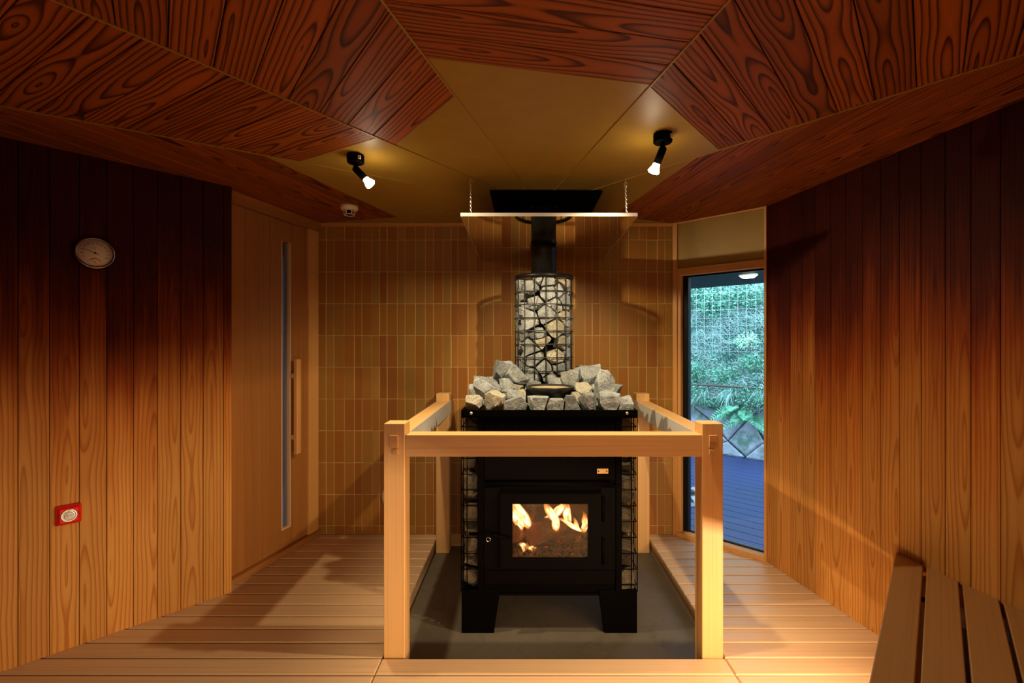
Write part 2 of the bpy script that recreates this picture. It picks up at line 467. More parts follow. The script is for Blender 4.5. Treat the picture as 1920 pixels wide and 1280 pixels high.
# walls behind the camera
nb = V(-bd.y, bd.x); nb = nb if nb.dot(V(0, 2)-R1) > 0 else -nb
LB = (K1-R1).length
k = []; s_ = 0.0
while s_ < LB+0.1: k.append(s_); s_ += 0.13
board_wall('wall_rear', R1, bd, nb, k, 0.0, CEIL, M['cedar_plain'], 'cedar board wall behind the bench')
kd = (L1-K1).normalized(); nk = V(-kd.y, kd.x); nk = nk if nk.dot(V(0, 2)-K1) > 0 else -nk
LK = (L1-K1).length
def seg(a, c, z0, z1, nm):
    k = []; s_ = a
    while s_ < c-0.02: k.append(s_); s_ += 0.13
    k.append(c)
    return board_wall(nm, K1, kd, nk, k, z0, z1, M['cedar_plain'], 'cedar board wall behind the camera')
seg(-0.05, LK, 0, CEIL, 'wall_rear_left')

# ---- back wall : tall narrow tiles, one mesh
b = MB()
K = YB/F
jx = [592, 610.6, 625.6, 645.3, 664, 678, 697, 711, 725, 744.7, 758.8, 778.4, 797, 812, 830, 845, 858, 877, 892]
while jx[-1] < 1077-26: jx.append(jx[-1]+R.choice([14.2, 19.4, 18.6, 14.6]))
jx += [1077, 1096.6, 1110, 1124.7, 1143.5, 1158.5, 1178, 1198, 1212, 1232.5, 1246.6, 1262]
jy = [418.0, 449.7, 509.3, 568.9, 628.5, 688, 747.6, 807.2, 867.4, 927, 986, 1001.5]
rowgap = 0.0045
for ci in range(len(jx)-1):
    gl = R.choice([0.006, 0.008, 0.011]); colt = R.random()
    x0 = (jx[ci]-CX)*K+gl/2; x1 = (jx[ci+1]-CX)*K-0.001
    for ri in range(len(jy)-1):
        z1 = EYE-(jy[ri]-CY)*K-rowgap/2; z0 = EYE-(jy[ri+1]-CY)*K+rowgap/2
        if z1-z0 < 0.01: continue
        dep = R.uniform(0.0045, 0.0075)
        jt = R.uniform(-0.0012, 0.0012)
        b.slab(V(0, YB+0.010, 0), V(1, 0, 0), UP, V(0, -1, 0), [(x0+jt, z0), (x1+jt, z0), (x1+jt, z1), (x0+jt, z1)], dep, 0.0018, 'y',
               (min(1, max(0, 0.55*R.random()+0.45*colt)), R.random(), R.random()), back=False)
wb = structure(b.build('wall_back', M['tile']), 'back wall of tall narrow brown glazed tiles')
b = MB(); b.box((D0.x-0.1, YB+0.0065, PIT), (W0.x+0.05, YB+0.09, CEIL)); b.build('grout', M['grout'], wb)
b = MB(); b.box((D0.x, YB-0.012, CEIL-0.022), (W0.x, YB+0.006, CEIL), ch=0.002); structure(b.build('trim_1', M['frame']), 'thin timber strip on top of the tiled wall')

# ---- ceiling
AP = onceil(1012, 387)
def fd(px, py): return (onceil(px, py)-AP).normalized()
FOLD = {'E': fd(0, 198), 'A': fd(560, 195), 'B': fd(716, 0), 'C': fd(1367, 0), 'D': fd(1920, 101),
        'H': (W0-AP).normalized(), 'G': (D0-AP).normalized()}
def wedge(u, v):
    """CCW polygon between two fold directions (u to v counter-clockwise)"""
    a = AP+u*6; c = AP+v*6
    mid = AP+(u+v).normalized()*7
    return [tuple(AP), tuple(a), tuple(mid), tuple(c)]
facets = [('G', 'E', (484, 287), (744, 407)), ('E', 'A', (706, 258.5), (569.6, 300)), ('A', 'B', (852, 180), (747, 268)),
          ('B', 'C', (812, 110), (1218, 158)), ('C', 'D', (1222, 165), (1346, 279)), ('D', 'H', (1308, 295), (1200, 370)), ('H', 'G', None, None)]
b = MB(); boards = []
for a, c, q1, q2 in facets:
    w = clipconvex(wedge(FOLD[a], FOLD[c]), HULL)
    if q1 is None: gold = w
    else:
        P = onceil(*q1); Q = onceil(*q2); e = (Q-P).normalized(); n = V(-e.y, e.x)
        if n.dot(AP-P) > 0: n = -n                      # outward
        gold = clip2(w, P, -n)
        mb = MB(); k = 0
        while k < 40:
            wdt = 0.118
            st = clip2(clip2(w, P+n*(k*wdt+0.0012), n), P+n*((k+1)*wdt-0.0012), -n)
            k += 1
            if not st or area2(st) < 1e-4: continue
            st = inset(st, 0.0005)
            loc = [((V(*p)-P).dot(e), (V(*p)-P).dot(n)) for p in st]
            mb.slab(V(P.x, P.y, CEIL+0.016), n3(e), n3(n), V(0, 0, -1), loc, 0.016, 0.0015, 'x')
        boards.append(mb)
    if gold: b.slab(V(0, 0, CEIL+0.016), V(1, 0, 0), V(0, 1, 0), V(0, 0, -1), gold, 0.016, 0.0012)
ceil = structure(b.build('ceiling', M['plaster']), 'folded ceiling with gold plaster centre and dark cedar boards')
for mb in boards: mb.build('board_panel', M['cedar_ceiling'], ceil)
b = MB(); b.slab(V(0, 0, CEIL+0.018), V(1, 0, 0), V(0, 1, 0), UP, HULL, 0.06); b.build('ceiling_backing', M['darkgap'], ceil)
for kf, u in FOLD.items():
    b = MB(); n = V(-u.y, u.x)
    st = [tuple(AP+n*0.0035), tuple(AP-n*0.0035), tuple(AP+u*5-n*0.0035), tuple(AP+u*5+n*0.0035)]
    st = clipconvex(st if True else st, HULL)
    if not st: st = clipconvex(list(reversed([tuple(AP+n*0.0035), tuple(AP-n*0.0035), tuple(AP+u*5-n*0.0035), tuple(AP+u*5+n*0.0035)])), HULL)
    b.slab(V(0, 0, CEIL+0.002), V(1, 0, 0), V(0, 1, 0), V(0, 0, -1), st, 0.0055, 0.0008); b.build('fold_strip', M['plaster'], ceil)

# ---- floor
b = MB(); b.slab(V(0, 0, PIT-0.08), V(1, 0, 0), V(0, 1, 0), UP, HULL, 0.08)
structure(b.build('floor', M['concrete']), 'stained concrete floor under the stove')
PX0, PX1, PY0 = -0.645, 0.905, 2.166
pitch = 0.1105
def deck_panel(name, x0, x1, ys, label, fascia=None):
    b = MB()
    for y0, y1 in ys:
        poly = clipconvex([(x0, y0+0.0035), (x1, y0+0.0035), (x1, y1-0.0035), (x0, y1-0.0035)], HULL)
        if not poly: continue
        b.slab(V(0, 0, -0.03), V(1, 0, 0), V(0, 1, 0), UP, poly, 0.03, 0.005, 'x')
    o = structure(b.build(name, M['deck']), label)
    k = MB()
    for y0, y1 in ys:
        if y1 <= YB-0.02 and y0 > 0.8:
            pass
    return o
ysall = []
y = PY0-pitch*20
while y < YB-0.01:
    ysall.append((y, min(y+pitch, YB-0.004))); y += pitch
deckL = deck_panel('floor_deck_left', -4, PX0, ysall, 'slatted pale cypress floor left of the stove')
deckR = deck_panel('floor_deck_right', PX1, 3, ysall, 'slatted pale cypress floor right of the stove')
deckF = deck_panel('floor_deck_front', PX0+0.003, PX1-0.003, [q for q in ysall if q[1] <= PY0+0.01], 'slatted pale cypress floor in front of the stove')
for (x0, x1, par) in ((PX0-0.045, PX0-0.008, deckL), (PX1+0.008, PX1+0.045, deckR)):
    b = MB(); b.box((x0, PY0, PIT), (x1, YB-0.005, -0.031)); b.build('joist', M['deck'], par)
b = MB(); b.box((PX0, PY0-0.06, PIT), (PX1, PY0-0.02, -0.031)); b.build('joist', M['deck'], deckF)
for s_ in (0.45, 1.15):
    b = MB(); b.box((PX0-s_, 1.3, PIT), (PX0-s_+0.05, YB-0.01, -0.031)); b.build('joist', M['darkgap'], deckL)
    b = MB(); b.box((PX1+s_-0.3, 1.3, PIT), (PX1+s_-0.25, YB-0.5, -0.031)); b.build('joist', M['darkgap'], deckR)

# ---- door in the left recess
nd = V(-dd.y, dd.x); nd = nd if nd.dot(V(0, 2)-D0) > 0 else -nd
nd3, dd3 = n3(nd), n3(dd)
def dslab(b, s0, s1, z0, z1, off, t, ch=0.001, grain='y', rnd=None):
    b.slab(p3(D0, dd, 0, 0)+nd3*off, dd3, UP, nd3, [(s0, z0), (s1, z0), (s1, z1), (s0, z1)], t, ch, grain, rnd)
sj = raywall(573, D0, dd); SEND = 0.79
door = structure(empty('door_1', p3(D0, dd, 0.5, 0)), 'timber sauna door with a tall narrow pane and a wooden pull')
def dpart(nm, mb, mat, par=door):
    o = mb.build(nm, mat, par); 
    if par is door: o.matrix_parent_inverse = Matrix.Translation(-door.location)
    return o
b = MB(); dslab(b, 0.0, sj-0.004, 0.0, CEIL-0.066, -0.03, 0.055); dpart('jamb', b, M['frame'])
b = MB(); dslab(b, 0.0, SEND, CEIL-0.064, CEIL-0.030, -0.03, 0.055, grain='x'); dslab(b, 0.0, SEND, CEIL-0.030, CEIL, -0.03, 0.075, grain='x'); dpart('head', b, M['doorwood'])
b = MB(); dslab(b, 0.0, SEND, 0.0, 0.038, -0.03, 0.075, 0.003, grain='x'); dpart('threshold', b, M['doorwood'])
sg0, sg1 = raywall(541, D0, dd), raywall(525.5, D0, dd); zg0, zg1 = 0.165, 2.105
sb = [raywall(x, D0, dd) for x in (573, 546.6, 526, 503.6, 481.7, 456.7, 436)]; sb[-1] = 0.775
leaf = MB(); ZT = CEIL-0.068
for a, c in zip(sb, sb[1:]):
    a += 0.0008; c -= 0.0008
    if c <= sg0 or a >= sg1: dslab(leaf, a, c, 0.04, ZT, -0.025, 0.035)
    else:
        rn = (R.random(), R.random(), R.random())
        dslab(leaf, a, c, 0.04, zg0, -0.025, 0.035, rnd=rn); dslab(leaf, a, c, zg1, ZT, -0.025, 0.035, rnd=rn)
        if a < sg0-0.003: dslab(leaf, a, sg0, zg0, zg1, -0.025, 0.035, 0.0005, rnd=rn)
        if c > sg1+0.003: dslab(leaf, sg1, c, zg0, zg1, -0.025, 0.035, 0.0005, rnd=rn)
dslab(leaf, sb[-1], SEND, 0.04, ZT, -0.025, 0.035)
lf = dpart('door_leaf', leaf, M['doorwood'])
b = MB()
dslab(b, sg0-0.006, sg0+0.004, zg0, zg1, -0.03, 0.045); dslab(b, sg1-0.004, sg1+0.002, zg0, zg1, -0.03, 0.045)
dslab(b, sg0, sg1, zg0-0.004, zg0+0.008, -0.03, 0.045); dpart('pane_frame', b, M['deck'])
b = MB(); dslab(b, sg0+0.003, sg1-0.003, zg0+0.005, zg1, -0.012, 0.006, 0); dpart('glass_pane', b, M['doorglass'])
sh = raywall(543.5, D0, dd)
zh0, zh1 = EYE-(845-CY)/F*3.38, EYE-(672-CY)/F*3.38
b = MB(); dslab(b, sh-0.02, sh+0.02, zh0, zh1, 0.048, 0.028, 0.004); dslab(b, sh-0.016, sh+0.016, zh0+0.1, zh0+0.13, 0.010, 0.04); dslab(b, sh-0.016, sh+0.016, zh1-0.13, zh1-0.1, 0.010, 0.04)
dpart('pull_handle', b, M['frame'])
# lobby behind the door pane (a blue-lit corridor)
b = MB()
b.slab(p3(D0, dd, -0.4, 0)-nd3*1.6, dd3, UP, nd3, [(-1.2, -0.1), (2.6, -0.1), (2.6, 2.5), (-1.2, 2.5)], 0.03)
structure(b.build('wall_lobby', plain('lobby_wall', (0.05, 0.07, 0.12), 0.6)), 'dark lobby wall seen through the door pane')
b = MB(); b.slab(p3(D0, dd, -0.4, -0.12)-nd3*1.55, dd3, nd3, UP, [(-1.2, 0), (2.6, 0), (2.6, 1.48), (-1.2, 1.48)], 0.03)
structure(b.build('floor_lobby', plain('lobby_floor', (0.10, 0.14, 0.22), 0.35)), 'lobby floor seen through the door pane')
b = MB(); b.slab(p3(D0, dd, -0.4, 2.4)-nd3*1.58, dd3, nd3, UP, [(-1.2, 0), (2.6, 0), (2.6, 1.48), (-1.2, 1.48)], 0.03)
structure(b.build('ceiling_lobby', M['darkgap']), 'dark lobby ceiling behind the door')
for s_ in (-1.6, 2.17):
    b = MB(); b.slab(p3(D0, dd, s_, -0.1)-nd3*1.58, nd3, UP, dd3, [(0, 0), (1.44, 0), (1.44, 2.5), (0, 2.5)], 0.03)
    structure(b.build('wall_lobby_end', M['darkgap']), 'end wall of the dark lobby behind the door')

# ---- window wall
nw = V(-wd.y, wd.x); nw = nw if nw.dot(V(0, 2)-W0) > 0 else -nw
nw3, wd3 = n3(nw), n3(wd); LW = (W1-W0).length
def wslab(b, s0, s1, z0, z1, off, t, ch=0.0015, grain='y'):
    b.slab(p3(W0, wd, 0, 0)+nw3*off, wd3, UP, nw3, [(s0, z0), (s1, z0), (s1, z1), (s0, z1)], t, ch, grain)
win = structure(empty('window_1', p3(W0, wd, LW/2, 0)), 'tall timber-framed window onto the terrace and grassy bank')
def wpart(nm, mb, mat):
    o = mb.build(nm, mat, win); o.matrix_parent_inverse = Matrix.Translation(-win.location); return o
sA, sB = raywall(1270.5, W0, wd), raywall(1276, W0, wd); sC = raywall(1433.5, W0, wd)
b = MB(); wslab(b, 0.0, sA, 0, CEIL, -0.10, 0.11); wslab(b, sA, sB, 0.028, 1.92, -0.10, 0.098); wpart('frame_post', b, M['frame'])
b = MB(); wslab(b, sC, LW+0.004, 0, CEIL, -0.10, 0.115); wpart('frame_post', b, M['frame'])
b = MB(); wslab(b, sA, sC, 1.917, 1.968, -0.10, 0.108, grain='x'); wslab(b, sA, sC, CEIL-0.012, CEIL, -0.10, 0.105, grain='x'); wpart('frame_head', b, M['frame'])
b = MB(); wslab(b, sA, sC, 0.0, 0.030, -0.10, 0.115, grain='x'); wpart('sill', b, M['frame'])
b = MB(); wslab(b, sA, sC, 1.968, CEIL-0.012, -0.10, 0.094); wpart('transom_panel', b, M['plaster'])
sD = raywall(1285.5, W0, wd)
b = MB(); wslab(b, sB, sD, 0.03, 1.917, -0.09, 0.05, 0.002); wslab(b, sD, sC, 0.03, 0.037, -0.08, 0.03); wslab(b, sD, sC, 1.905, 1.917, -0.08, 0.03); wpart('sash', b, M['sash'])
b = MB(); wslab(b, sD-0.01, sC, 0.035, 1.91, -0.068, 0.006, 0); wpart('glass_pane', b, M['glass'])
# ------------------------------------------------------------------ guard railing round the stove
GL0, GL1, GR0, GR1 = -0.638, -0.543, 0.802, 0.897
GF0, GF1, GB0, GB1 = 2.170, 2.266, 3.452, 3.546
guard = empty('guard_railing', ((GL0+GR1)/2, (GF0+GB1)/2, PIT), label='square pale cypress guard railing standing around the black stove', cat='railing')
GI = Matrix.Translation(-guard.location)
def gpart(nm, mb, par=guard):
    o = mb.build(nm, M['endgrain'] if nm in ('tenon', 'peg') else M['hinoki'], par)
    if par is guard: o.matrix_parent_inverse = GI
    return o
ZP = 1.056
posts = {}
for nm, x0, x1, y0, y1 in (('fl', GL0, GL1, GF0, GF1), ('fr', GR0, GR1, GF0, GF1), ('bl', GL0, GL1, GB0, GB1), ('br', GR0, GR1, GB0, GB1)):
    b = MB(); b.box((x0, y0, PIT), (x1, y1, ZP), ch=0.003, grain=2); posts[nm] = gpart('post', b)
RZ0, RZ1 = 0.906, 1.0045
b = MB(); b.box((GL1, GF0+0.002, RZ0), (GR0, GF1-0.004, RZ1), ch=0.0025, grain=0); gpart('rail', b)
b = MB(); b.box((GL0+0.007, GF1, RZ0), (GL1, GB0, RZ1), ch=0.0025, grain=1); gpart('rail', b)
b = MB(); b.box((GR0, GF1, RZ0), (GR1-0.007, GB0, RZ1), ch=0.0025, grain=1); gpart('rail', b)
for x0, x1 in ((GL1, GL1+0.0015), (GR0-0.0015, GR0)):
    b = MB(); b.box((x0, GF1+0.004, RZ0+0.002), (x1, GB1-0.004, RZ1-0.002)); o = b.build('heat_strip', M['heat_strip'], guard); o.matrix_parent_inverse = GI; o['label'] = 'pale metal strip on the inner face of the rail'
for nm, sgn, xc in (('fl', 1, -0.5915), ('fr', -1, 0.8505)):
    P = posts[nm]
    b = MB(); b.box((xc-0.0185, GF0-0.010, 0.976), (xc+0.0185, GF0+0.03, 1.004), ch=0.001, grain=0)
    b.box((xc-0.0185, GF0-0.008, 0.950), (xc+0.0185, GF0+0.03, 0.975), ch=0.001, grain=0); gpart('tenon', b, P)
    b = MB(); b.box((xc+0.008*sgn-0.011, GF0-0.012, 0.918), (xc+0.008*sgn+0.011, GF0+0.03, 0.940), ch=0.001); gpart('peg', b, P)
    xs = GL0 if sgn > 0 else GR1
    b = MB(); b.box((xs-0.008, GF0+0.028, 0.915), (xs+0.008, GF0+0.066, 0.962), ch=0.001); gpart('tenon', b, P)

# ------------------------------------------------------------------ stove
SX0, SX1, SY0, SY1 = -0.3306, 0.586, 2.50, 3.385
def sx(px): return (px-CX)/360.0
def sz(py): return EYE-(py-CY)/360.0
SXC = (SX0+SX1)/2
stove = empty('wood_stove', (SXC, (SY0+SY1)/2, PIT), label='big black steel wood-burning stove with a glass fire door', cat='stove')
SI = Matrix.Translation(-stove.location)
def spart(nm, mb, mat, par=stove, **kw):
    o = mb.build(nm, mat, par, **kw)
    if par is stove: o.matrix_parent_inverse = SI
    return o
BX0, BX1 = -0.242, 0.500
GX0, GX1, GZ0, GZ1 = sx(961), sx(1102), sz(1046), sz(942)
# body shell: front with the fire opening, sides, back, floor, roof
b = MB(); t = 0.02; y0 = SY0+0.012
b.box((BX0, y0, 0.115), (GX0-0.012, y0+t, 1.036)); b.box((GX1+0.012, y0, 0.115), (BX1, y0+t, 1.036))
b.box((GX0-0.012, y0, 0.115), (GX1+0.012, y0+t, GZ0-0.012)); b.box((GX0-0.012, y0, GZ1+0.012), (GX1+0.012, y0+t, 1.036))
b.box((BX0, y0+t, 0.115), (BX0+t, SY1-0.01, 1.036)); b.box((BX1-t, y0+t, 0.115), (BX1, SY1-0.01, 1.036))
b.box((BX0, SY1-0.03, 0.115), (BX1, SY1-0.01, 1.036)); b.box((BX0, y0, 0.10), (BX1, SY1-0.01, 0.118))
b.box((BX0, y0, 1.0), (BX1, SY1-0.01, 1.018))
spart('body', b, M['black'], merge=False)
b = MB(); b.box((sx(907.8), SY0+0.004, sz(900)), (sx(1153.7), SY0+0.014, sz(790)), ch=0.002); spart('upper_panel', b, M['black2'])
b = MB(); b.box((sx(907.8), SY0+0.006, sz(1096)), (sx(1153.7), SY0+0.013, sz(1070)), ch=0.002); spart('ash_panel', b, M['black2'])
# corner posts
for x0, x1 in ((896, 906.5), (1155, 1166)):
    b = MB(); b.box((sx(x0), SY0-0.002, 0.13), (sx(x1), SY0+0.03, 1.036), ch=0.002); spart('corner_post', b, M['black'])
# tray on top
b = MB(); zt0, zt1 = sz(780.5), sz(768)
w = 0.012
b.box((SX0, SY0-0.012, zt0), (SX1, SY0, zt1), ch=0.0015); b.box((SX0, SY1-w, zt0), (SX1, SY1, zt1), ch=0.0015)
b.box((SX0, SY0, zt0), (SX0+w, SY1-w, zt1), ch=0.0015); b.box((SX1-w, SY0, zt0), (SX1, SY1-w, zt1), ch=0.0015)
b.box((SX0+0.002, SY0, zt0-0.008), (SX1-0.002, SY1-0.002, zt0))
tray = spart('stone_tray', b, M['black'])
for px in (884, 1175):
    b = MB(); b.lathe([(0, 0.006), (0.006, 0.005), (0.0085, 0.0)], (sx(px), SY0-0.012, sz(774)), (0, -1, 0), 14); spart('bolt', b, M['chrome'], tray)
for px in (945, 1028, 1113):
    b = MB(); b.lathe([(0, 0.003), (0.005, 0.002), (0.006, 0.0)], (sx(px), SY0-0.012, sz(773)), (0, -1, 0), 10); spart('rivet', b, M['black'], tray)
# legs
def leg(xo, xi_top, xi_bot):
    for y0, y1 in ((SY0, SY0+0.055), (SY1-0.065, SY1-0.01)):
        b = MB()
        poly = [(xo, PIT), (xi_bot, PIT), (xi_top, sz(1107)), (xo, sz(1107))]
        b.slab(V(0, y1, 0), V(1, 0, 0), UP, V(0, -1, 0), poly, y1-y0, 0.0015)
        spart('leg', b, M['black'])
leg(SX0+0.001, sx(938), sx(926)); leg(SX1-0.001, sx(1123), sx(1134))
b = MB(); b.box((SX0+0.001, SY0+0.056, sz(1107)-0.012), (BX0, SY1-0.07, sz(1107))); spart('side_shelf', b, M['black'])
b = MB(); b.box((BX1, SY0+0.056, sz(1107)-0.012), (SX1-0.001, SY1-0.07, sz(1107))); spart('side_shelf', b, M['black'])
# side cages
for side in (-1, 1):
    xo = SX0+0.004 if side < 0 else SX1-0.004
    xi = BX0 if side < 0 else BX1
    for k in range(11):
        z = 0.158+k*0.0825
        b = MB(); b.tube([(xi, SY0+0.006, z), (xo+side*0.0, SY0+0.006, z), (xo+side*0.002, SY0+0.02, z), (xo+side*0.002, SY1-0.02, z)], 0.0028, 6); spart('cage_hoop', b, M['black'])
    for yy in (SY0+0.002, SY0+0.085, SY0+0.17, SY0+0.255, SY0+0.34, SY0+0.425, SY0+0.51, SY0+0.595, SY0+0.68, SY0+0.765, SY0+0.85):
        b = MB(); b.tube([(xo+side*0.004, yy, 0.125), (xo+side*0.004, yy, zt0)], 0.0028, 6); spart('cage_wire', b, M['black'])
    xm = xo-side*0.026
    b = MB(); b.tube([(xm, SY0+0.001, 0.125), (xm, SY0+0.001, zt0)], 0.0028, 6); spart('cage_wire', b, M['black'])
# nameplate
b = MB(); b.box((sx(1119.5), SY0-0.002, sz(887.5)), (sx(1140.5), SY0+0.005, sz(878.5)), ch=0.0008)
npl = spart('nameplate', b, M['brass']); npl['label'] = 'small brass plate with two dark rivets'
for px in (1122.5, 1137.5):
    b = MB(); b.lathe([(0, 0.002), (0.003, 0.0015), (0.0035, 0.0)], (sx(px), SY0-0.002, sz(883)), (0, -1, 0), 10); spart('rivet', b, M['black'], npl)
# tool rail
b = MB(); b.tube([(sx(915), SY0-0.03, sz(905)), (sx(1148), SY0-0.03, sz(905))], 0.0085, 12)
rail = spart('tool_rail', b, M['black'])
for px in (918, 1145):
    b = MB(); b.tube([(sx(px), SY0+0.005, sz(907)), (sx(px), SY0-0.03, sz(905)), (sx(px), SY0-0.032, sz(911))], 0.005, 8); spart('bar_bracket', b, M['black'], rail)
b = MB(); b.tube([(sx(888), SY0-0.006, sz(920.5)), (sx(905), SY0-0.006, sz(920.5))], 0.004, 8); spart('damper_rod', b, M['black'])
b = MB(); b.tube([(sx(1150), SY0-0.006, sz(910)), (sx(1162), SY0-0.006, sz(910))], 0.004, 8); spart('damper_rod', b, M['black'])
# fire door
fz0, fz1, fx0, fx1 = sz(1063), sz(923), sx(938), sx(1126)
b = MB(); y0, y1 = SY0-0.022, SY0+0.011
b.box((fx0, y0, fz0), (GX0, y1, fz1)); b.box((GX1, y0, fz0), (fx1, y1, fz1)); b.box((GX0, y0, fz0), (GX1, y1, GZ0)); b.box((GX0, y0, GZ1), (GX1, y1, fz1))
fdoor = spart('fire_door', b, M['black2'], merge=False)
b = MB(); b.box((sx(907.8), SY0-0.0, sz(1068)), (fx0-0.001, SY0+0.011, sz(914))); spart('door_surround', b, M['black2'])
b = MB(); b.box((fx1+0.001, SY0-0.0, sz(1068)), (sx(1153.7), SY0+0.011, sz(914))); spart('door_surround', b, M['black2'])
b = MB(); b.box((GX0-0.004, SY0-0.006, GZ0-0.004), (GX1+0.004, SY0-0.002, GZ1+0.004)); spart('door_glass', b, M['fireglass'], fdoor)
for a, c in ((930, 975), (1008, 1055)):
    b = MB(); b.tube([(sx(1130), SY0-0.014, sz(c)), (sx(1130), SY0-0.014, sz(a))], 0.009, 12); spart('hinge', b, M['black'], fdoor)
b = MB(); b.tube([(sx(917), SY0-0.045, sz(996)), (sx(938), SY0-0.045, sz(1000)), (sx(957), SY0-0.035, sz(1004)), (sx(957), SY0-0.01, sz(1004))], [0.006, 0.007, 0.006, 0.005], 10)
b.box((sx(914.5), SY0-0.055, sz(999)), (sx(919.5), SY0-0.035, sz(991)), ch=0.002)
h = spart('latch_handle', b, M['black'], fdoor)
b = MB(); b.tube([(sx(917)+0.0105*math.cos(a), SY0-0.05, sz(1003.5)+0.0105*math.sin(a)) for a in [2*PI*k/16 for k in range(16)]], 0.0016, 6, closed=True); spart('key_ring', b, M['steel'], h)
# fire chamber lining
FX0, FX1, FZ0, FZ1, FY0, FY1 = BX0+0.05, BX1-0.05, 0.27, 0.70, SY0+0.034, 3.05
brick = plain('fire_brick', (0.20, 0.13, 0.065), 0.9, 0, 0.1, 14, 0.4, 0.3, 40)
b = MB()
b.box((FX0-0.03, FY1, FZ0-0.03), (FX1+0.03, FY1+0.03, FZ1+0.03)); b.box((FX0-0.03, FY0, FZ0-0.03), (FX0, FY1, FZ1+0.03)); b.box((FX1, FY0, FZ0-0.03), (FX1+0.03, FY1, FZ1+0.03))
b.box((FX0, FY0, FZ0-0.03), (FX1, FY1, FZ0)); b.box((FX0, FY0, FZ1), (FX1, FY1, FZ1+0.03))
spart('firebrick_lining', b, brick, merge=False)

# ------------------------------------------------------------------ fire
def fl(x, y, Y):
    return at(900+x/6.4, 880+y/6.4, Y)
def m_log():
    t = NT('charred_log'); tc = t.n('ShaderNodeTexCoord'); o = tc.outputs['Object']
    vo = t.n('ShaderNodeTexVoronoi', feature='DISTANCE_TO_EDGE'); vo.inputs['Scale'].default_value = 58; t.lk(o, vo.inputs['Vector'])
    n = t.noise(o, 20, 4, 0.6)
    c = t.mix(t.ramp(vo.outputs['Distance'], [(0.0, 0.0), (0.09, 1.0)]), (0.012, 0.008, 0.006), t.mix(n, (0.05, 0.025, 0.010), (0.30, 0.17, 0.075)))
    bs = t.bsdf(c, 0.9, spec=0.1, bump=vo.outputs['Distance'], bstr=0.5, bdist=0.01)
    e = t.ramp(t.math('MULTIPLY', t.noise(o, 9, 3, 0.6), t.math('SUBTRACT', 1.0, t.math('MULTIPLY', vo.outputs['Distance'], 5), True)), [(0.52, 0.0), (0.66, 1.0)])
    t.lk(t.mix(e, (0, 0, 0), (1.0, 0.17, 0.02)), bs.inputs['Emission Color']); bs.inputs['Emission Strength'].default_value = 2.0
    return t.m
M['log'] = m_log(); M['logend'] = plain('sawn_log_end', (0.22, 0.085, 0.03), 0.9, 0, 0.1, 24, 0.5, 0.3, 60)
def log(p, q, r, lab, seed):
    p = Vector(p); q = Vector(q); c = (p+q)/2; ax = (q-p); L = ax.length; ax.normalize()
    a = ax.orthogonal().normalized(); bb = ax.cross(a); b = MB(); seg = 18; rr = random.Random(seed)
    prof = [r*rr.uniform(0.86, 1.1) for k in range(seg)]; rings = []
    for i in range(9):
        h = -L/2+L*i/8
        rings.append([ax*h+(a*math.cos(2*PI*k/seg)+bb*math.sin(2*PI*k/seg))*prof[k]*(1+0.05*math.sin(i*1.3+k)) for k in range(seg)])
    for i in range(8):
        for k in range(seg):
            b.face([rings[i][k], rings[i][(k+1) % seg], rings[i+1][(k+1) % seg], rings[i+1][k]], smooth=True)
    o = b.build('firewood_log', M['log'], loc=c)
    tag(o, lab, 'log', 'logs burning in the stove')
    for idx, ring in ((0, rings[0]), (8, rings[8])):
        e = MB(); e.face(ring); e.face(list(reversed([v+ax*(0.002 if idx == 0 else -0.002) for v in ring])))
        for k in range(seg): e.face([ring[k], ring[(k+1) % seg], ring[(k+1) % seg]+ax*(0.002 if idx == 0 else -0.002), ring[k]+ax*(0.002 if idx == 0 else -0.002)])
        e.build('sawn_end', M['logend'], o)
log(fl(640, 770, 2.66), fl(1080, 640, 2.93), 0.062, 'burning log in the middle of the fire with its brown sawn end facing out', 1)
log(fl(480, 840, 2.80), fl(640, 330, 2.99), 0.055, 'log leaning against the back left of the fire, under the tall flames', 2)
log(fl(960, 900, 2.72), fl(1290, 760, 2.92), 0.046, 'split log lying at the lower right of the fire', 3)
log(fl(400, 770, 2.62), fl(520, 740, 2.80), 0.042, 'glowing log at the left edge of the stove window', 4)
# embers : a bed nobody could count
b = MB()
for i in range(900):
    x = R.uniform(FX0+0.02, FX1-0.02); y = R.uniform(FY0+0.02, FY1-0.05); s_ = R.uniform(0.006, 0.016)
    z = FZ0+s_*0.5+0.045*math.exp(-((x-0.14)/0.2)**2)*R.random()*min(1, (y-FY0)/0.12)
    pts = [V(x, y, z)+V(R.uniform(-1, 1), R.uniform(-1, 1), R.uniform(-.6, 1))*s_ for _ in range(4)]
    for f in ((0, 1, 2), (0, 2, 3), (0, 3, 1), (1, 3, 2)): b.face([pts[q] for q in f])
em = NT('glowing_ember'); tc = em.n('ShaderNodeTexCoord'); nn = em.noise(tc.outputs['Object'], 30, 3, 0.6)
bs = em.bsdf(em.mix(nn, (0.015, 0.010, 0.008), (0.10, 0.06, 0.035)), 0.9, spec=0.1)
em.lk(em.mix(em.ramp(nn, [(0.60, 0.0), (0.76, 1.0)]), (0, 0, 0), (1.0, 0.14, 0.015)), bs.inputs['Emission Color']); bs.inputs['Emission Strength'].default_value = 2.2
tag(b.build('ember_bed', em.m, merge=False), 'bed of charcoal and embers under the burning logs', 'embers', kind='stuff')

